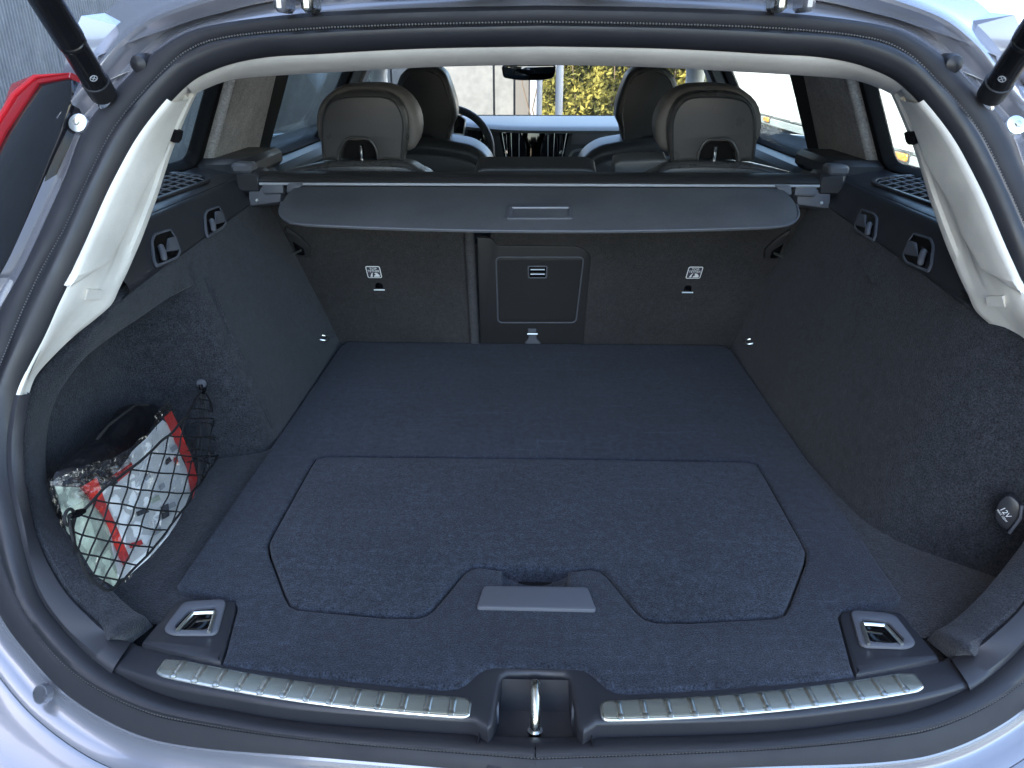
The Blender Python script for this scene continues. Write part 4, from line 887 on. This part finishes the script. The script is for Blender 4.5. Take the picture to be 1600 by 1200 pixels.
# ---- clear plastic bag with a printed kit inside
kit = thing("kit_bag", "clear crinkled plastic bag of white papers with red bands behind the net", "plastic bag", tuple(bag_pl((190, 850))))
def curv(q): return q + np.array([.010 * math.sin((q[1] - .86) * 11) + .004 * noise.noise((q[1] * 16, q[2] * 20, 2)), 0, 0])
def sheet(px, off, name, m, n=10, par=kit, crinkle=0):
    """a thin sheet spanning a pixel outline; meshed so that it follows the bag's curve"""
    P2 = [np.array(p, float) for p in px]; c = sum(P2) / len(P2); m_ = len(P2); ring = []
    for i in range(m_):
        for t in np.linspace(0, 1, 6)[:-1]: ring.append(P2[i] * (1 - t) + P2[(i + 1) % m_] * t)
    rows = []
    for k in np.linspace(1, 0, n):
        row = []
        for p in ring + [ring[0]]:
            q = curv(bag_pl(c + (p - c) * k, off))
            if crinkle: q = q + np.array([crinkle * (noise.noise((q[1] * 45, q[2] * 45, 7)) + .6 * noise.noise((q[1] * 110, q[2] * 110, 3))), 0, 0])
            row.append(q)
        rows.append(row)
    return loft(rows).build(name, m, par, smooth=30 if crinkle else 60)
sheet([(250, 656), (268, 668), (283, 720), (300, 760), (255, 835), (200, 900), (184, 905), (166, 830), (148, 770), (175, 735), (196, 706)], .000, "paper", "paper")
sheet([(90, 760), (122, 762), (147, 785), (166, 826), (192, 900), (178, 916), (152, 900), (108, 830)], .0015, "paper", "green_paper")
sheet([(252, 652), (267, 642), (284, 672), (299, 708), (311, 748), (298, 780), (291, 752), (289, 728), (276, 698), (268, 678)], -.0015, "red_band", "print_red")
sheet([(122, 762), (144, 746), (156, 776), (175, 819), (200, 872), (192, 886), (184, 872), (166, 826), (147, 785)], -.003, "red_band", "print_red")
sheet([(161, 747), (195, 722), (198, 733), (168, 760)], -.0018, "picture", "print_red", 4); sheet([(161, 748), (170, 742), (176, 754), (168, 760)], -.0028, "picture", "print_dark", 4)
for k, (x, y) in enumerate([(214, 745), (225, 780), (205, 800), (238, 760), (228, 830), (196, 850), (250, 720), (262, 700), (246, 790)]):
    w_ = 9 + 4 * (k % 3); sheet([(x, y), (x + w_, y - 7), (x + w_ + 3, y), (x + 3, y + 7)], -.0025, "picture", ["print_grey", "green_paper", "print_dark", "print_grey"][k % 4] if k != 5 else "print_red", 3)
sheet([(240, 792), (252, 786), (254, 806), (243, 812)], -.0030, "picture", "print_dark", 3)
sheet([(265, 716), (273, 712), (272, 724), (266, 727)], -.0025, "picture", "print_red", 3)
film = [(261, 618), (279, 663), (304, 722), (313, 752), (290, 791), (245, 850), (200, 907), (174, 924), (147, 902), (104, 830), (80, 760), (84, 748), (120, 730), (175, 712), (219, 679), (237, 650)]
sheet(film, -.009, "film", "plastic_film", 16, crinkle=.006)
sheet([(82, 752), (120, 733), (172, 716), (196, 712), (190, 735), (150, 765), (120, 790), (100, 800)], -.014, "film", "plastic_film", 14, crinkle=.010)
# ---- luggage net
net = thing("luggage_net", "black elastic luggage net hooked across the left corner pocket", "net", tuple(net_pl((200, 880))))
TOP = spline([(106, 806), (128, 800), (150, 776), (178, 752), (205, 733), (232, 708), (252, 690), (276, 667), (292, 646), (305, 626), (314, 612)], 80)
BOT = spline([(106, 806), (108, 832), (122, 868), (136, 895), (165, 922), (188, 912), (205, 893), (234, 862), (262, 828), (288, 794), (303, 768), (314, 752), (326, 735), (338, 716), (343, 700), (341, 678), (333, 645), (325, 620), (316, 610)], 160)
poly = [tuple(p) for p in TOP] + [tuple(p) for p in BOT[::-1]]
def inside(p):
    c = False; n = len(poly)
    for i in range(n):
        (x1, y1), (x2, y2) = poly[i], poly[(i + 1) % n]
        if (y1 > p[1]) != (y2 > p[1]) and p[0] < (x2 - x1) * (p[1] - y1) / (y2 - y1 + 1e-12) + x1: c = not c
    return c
def net3(p):
    t = max(0, (p[0] - 285) / 60); q = net_pl(p, -.004 + .085 * min(1, t) ** 1.5); return q + np.array([.004 * noise.noise((q[1] * 25, q[2] * 25, 5)), 0, 0])
def cords(fn, ks, steps):
    for k in ks:
        run = []
        for t in np.linspace(0, 1, steps):
            p = fn(k, t); p = (p[0] + 2.2 * noise.noise((p[0] * .035, p[1] * .035, k)), p[1] + 2.2 * noise.noise((p[0] * .035, p[1] * .035, k + 40)))
            if inside(p): run.append(net3(p))
            else:
                if len(run) > 3: MB().tube(run[::2] + [run[-1]], .0013, 5).build("cord", "net_cord", net)
                run = []
        if len(run) > 3: MB().tube(run[::2] + [run[-1]], .0013, 5).build("cord", "net_cord", net)
# family 1: nearly level in the picture, sagging to the right; family 2: steep, swinging down to the left
cords(lambda k, t: (90 + 250 * t, 560 + k * 29.5 + 34 * t + 10 * math.sin(t * 3)), range(0, 13), 160)
cords(lambda k, t: (150 + k * 21.5 - 105 * t + 16 * math.sin(t * 3.1) + max(0, (k - 6) * 3 * t), 590 + 340 * t), range(-1, 13), 160)
for x1, y1 in ((306, 760), (316, 748), (326, 734), (335, 716)):            # bunched strands fanning from the hook
    MB().tube([net3((316 + (x1 - 316) * t + 3 * math.sin(t * 3 + x1), 612 + (y1 - 612) * t)) for t in np.linspace(0, 1, 14)], .0013, 5).build("cord", "net_cord", net)
for y in (640, 662, 684, 704, 722):
    MB().tube([net3((300 - (y - 640) * .1 + 42 * t - 8 * (y < 650), y + 5 * t - 4 * math.sin(t * 3.1))) for t in np.linspace(0, 1, 10)], .0012, 5).build("cord", "net_cord", net)
MB().tube([net3(p) for p in TOP], .0021, 7).build("top_cord", "net_cord", net)
MB().tube([net3(p) for p in BOT[::2]], .0019, 7).build("edge_cord", "net_cord", net)
c = at_y((315, 599), 1.325); 
MB().tube([c + np.array([0, -.004 * k, 0]) for k in (0, .5, 1, 1.1)], [.0095, .0095, .008, .004], 16).build("hook_stud", "grey_plastic", net)
e = net3((318, 613)); MB().tube(spline([c + np.array([0, -.006, 0]), c + np.array([.004, -.012, -.008]), e + np.array([.003, 0, .006]), e], 14), .004, 8).build("hook", "gloss_black", net)
for px in ((107, 808),):
    a = net3(px); MB().tube([a + np.array([.0 , .010 * math.cos(t), .010 * math.sin(t)]) for t in np.linspace(0, 2 * math.pi, 20)], .0022, 6, cap=False).build("ring", "net_cord", net)
    MB().tube([net3(p) for p in ((110, 806), (120, 803), (132, 798))], [.004, .0055, .0035], 8).build("cord_lock", "gloss_black", net)
# spring-like wrapped cord at the lower left
P = [net3((108 + 8 * t, 812 + 52 * t)) for t in np.linspace(0, 1, 60)]
MB().tube(P, [.0030 if i % 2 else .0020 for i in range(60)], 7).build("wrapped_cord", "net_cord", net)
# ================================================================== THE PLACE AROUND THE CAR
ground = mesh("ground", [(-250, -250, GZ), (250, -250, GZ), (250, 250, GZ), (-250, 250, GZ)], [(0, 1, 2, 3)], "ground", None, smooth=0, kind="structure")
# ribbed hall on the left: cladding panels, each with its ribs
hall = thing("ribbed_hall", "hall with vertical ribbed grey metal cladding to the left of the car", "building", (-5.0, 9, GZ))
def clad(owner, y0, n_panels, hgt, X):
    base = None
    for k in range(n_panels):
        if base is None:
            mb = MB(); pr = []; n = 22; p_ = 1.1 / n
            for i in range(n): pr += [(i * p_, 0), (i * p_ + p_ * .35, 0), (i * p_ + p_ * .5, .014), (i * p_ + p_ * .85, .014)]
            pr.append((1.1 - .006, 0))
            mb.grid([[(x, y, z) for y, x in pr] for z in (0, hgt)]); o_ = base = mb.build("cladding_panel", "cladding", None, smooth=0)
        else: o_ = base.copy(); COL.objects.link(o_)
        o_.parent = owner; o_.location = Vector((X, y0 + k * 1.1, GZ)) - owner.location
    L_ = n_panels * 1.1
    MB().box((X - .12, y0 + L_ / 2, GZ + hgt / 2 - .01), (.2, L_, hgt - .02)).build("wall_core", "joint_dark", owner)
    MB().box((X - .08, y0 + L_ / 2, GZ + hgt + .06), (.5, L_ + .2, .12), bev=.02).build("eaves", "cladding", owner)
hall["label"] = "tall hall with vertical ribbed grey metal cladding to the left of the car"
clad(hall, -9.0, 16, 8.0, -5.0)
annex = thing("added_ribbed_annex", "added ribbed metal annex beyond the tall hall, kept low for the sun, seen through the left windows", "building", (-5.05, 14, GZ))
clad(annex, 8.7, 12, 3.8, -5.05)  # added annex, kept low so sunlight clears it and reaches the hedge
# smooth panelled wall ahead, seen through the windscreen
YW = 15.6
fw = thing("panel_wall", "pale grey panelled wall ahead of the windscreen, beside the hedge", "building", (-2.5, YW, GZ))
xs_ = [at_y((p, 140), YW)[0] for p in (300, 420, 540, 612, 690, 772, 804, 828)]
for a, b_ in zip(xs_[:-1], xs_[1:]):
    m_ = "panel_grey" if b_ < xs_[-2] + .01 else "panel_dark"
    MB().box(((a + b_) / 2, YW + .03, GZ + 2.2), (b_ - a - .03, .06, 4.4), bev=.01).build("panel", m_ if b_ < xs_[-1] - .01 else "panel_dark", fw)
MB().box(((xs_[0] + xs_[-1]) / 2, YW + .11, GZ + 2.2), (xs_[-1] - xs_[0], .1, 4.4)).build("wall_core", "joint_dark", fw)
def post(px, y, r, lab):
    x = at_y((px, 140), y)[0]; t = thing("steel_post", lab, "post", (x, y, GZ), "steel posts ahead of the car")
    MB().tube([(x, y, GZ), (x, y, GZ + 3.2)], r, 14).build("shaft", "post_grey", t)
    MB().box((x, y, GZ + .02), (r * 5, r * 5, .04), bev=.008).build("base_plate", "post_grey", t)
    MB().tube([(x, y, GZ + 3.2), (x, y, GZ + 3.23)], [r * 1.15, r * .6], 14).build("cap", "post_grey", t)
post(843, 12.6, .045, "thinner grey steel post at the end of the panelled wall")
post(874, 11.6, .055, "thicker grey steel post standing in front of the hedge")
# hedge
hx0, hx1, hy = .1, 3.1, 14.2
hedge = thing("hedge", "tall sunlit yellow green hedge beyond the windscreen", "hedge", ((hx0 + hx1) / 2, hy, GZ))
mb = MB(); rn = random.Random(3)
for k in range(22000):
    x = rn.uniform(hx0, hx1); z = rn.uniform(.02, 2.9); y = hy - .10 + abs(rn.gauss(0, .28)) + .22 * noise.noise((x * 2.2, 0, z * 2.2))
    c = np.array([x, y, GZ + z]); a = np.array([rn.gauss(0, 1), rn.gauss(0, .7), rn.gauss(0, 1)]); a /= np.linalg.norm(a)
    b_ = np.cross(a, [rn.gauss(0, 1), rn.gauss(0, 1), rn.gauss(0, 1)]); b_ /= np.linalg.norm(b_); s_ = rn.uniform(.035, .07)
    mb.add([c - a * s_, c + b_ * s_ * .45, c + a * s_, c - b_ * s_ * .45], [(0, 1, 2, 3)])
mb.build("leaves", "leaf", hedge, smooth=0, kind="stuff")
loft([[(x, hy + .42 + .12 * noise.noise((x * 3, z * 3, 2)), GZ + z) for x in np.linspace(hx0, hx1, 60)] for z in np.linspace(0, 2.8, 40)]).build('inner_growth', 'leaf', hedge, kind='stuff')
mb = MB()
for k in range(70):
    x = rn.uniform(hx0, hx1); y = hy + rn.uniform(0, .4); z = 0; P = [(x, y, GZ)]
    for j in range(5): x += rn.gauss(0, .08); y += rn.gauss(0, .04); z += rn.uniform(.3, .6); P.append((x, y, GZ + z))
    mb.tube(P, [.014, .012, .01, .008, .006, .004], 5)
mb.build("branches", "twig", hedge, kind="stuff")
# white box truck on the right
tk = thing("box_truck", "long white box truck with orange side markers parked to the right of the car", "truck", (4.6, 5.5, GZ))
MB().box((4.55, 7.9, .95), (2.4, 13.6, 2.1), bev=.03).build("cargo_box", "truck_white", tk)
for y in (2.6, 4.6, 6.6, 8.6, 10.6, 12.6): MB().box((3.345, y, .95), (.014, .035, 2.06)).build("box_seam", "truck_white", tk)
MB().box((3.37, 7.9, -.155), (.05, 13.6, .09), bev=.01).build("lower_rail", "truck_rail", tk)
for y in (2.9, 5.1, 7.3, 9.5, 11.7):
    lm = MB().box((3.33, y, -.128), (.03, .24, .065), bev=.01).build("marker_lamp", "amber", tk)
    MB().box((3.342, y, -.128), (.02, .27, .085), bev=.006).build("lamp_base", "dark_plastic", lm)
MB().box((4.55, 7.9, -.25), (.9, 13.2, .12)).build("chassis", "dark_plastic", tk)
MB().box((4.55, 15.9, .55), (2.3, 1.9, 2.2), bev=.15).build("cab", "truck_white", tk)
for y in (3.0, 4.1, 11.2, 15.9):
    for x in (3.62, 5.48):
        mbw = MB(); mbw.grid([[(x + bx, y + r_ * math.cos(a), GZ + .45 + r_ * math.sin(a)) for a in np.linspace(0, 2 * math.pi, 33)] for bx, r_ in ((-.12, .02), (-.1, .24), (-.13, .28), (-.14, .42), (-.1, .45), (.1, .45), (.14, .40), (.12, .02))])
        mbw.build("wheel", "tyre", tk)
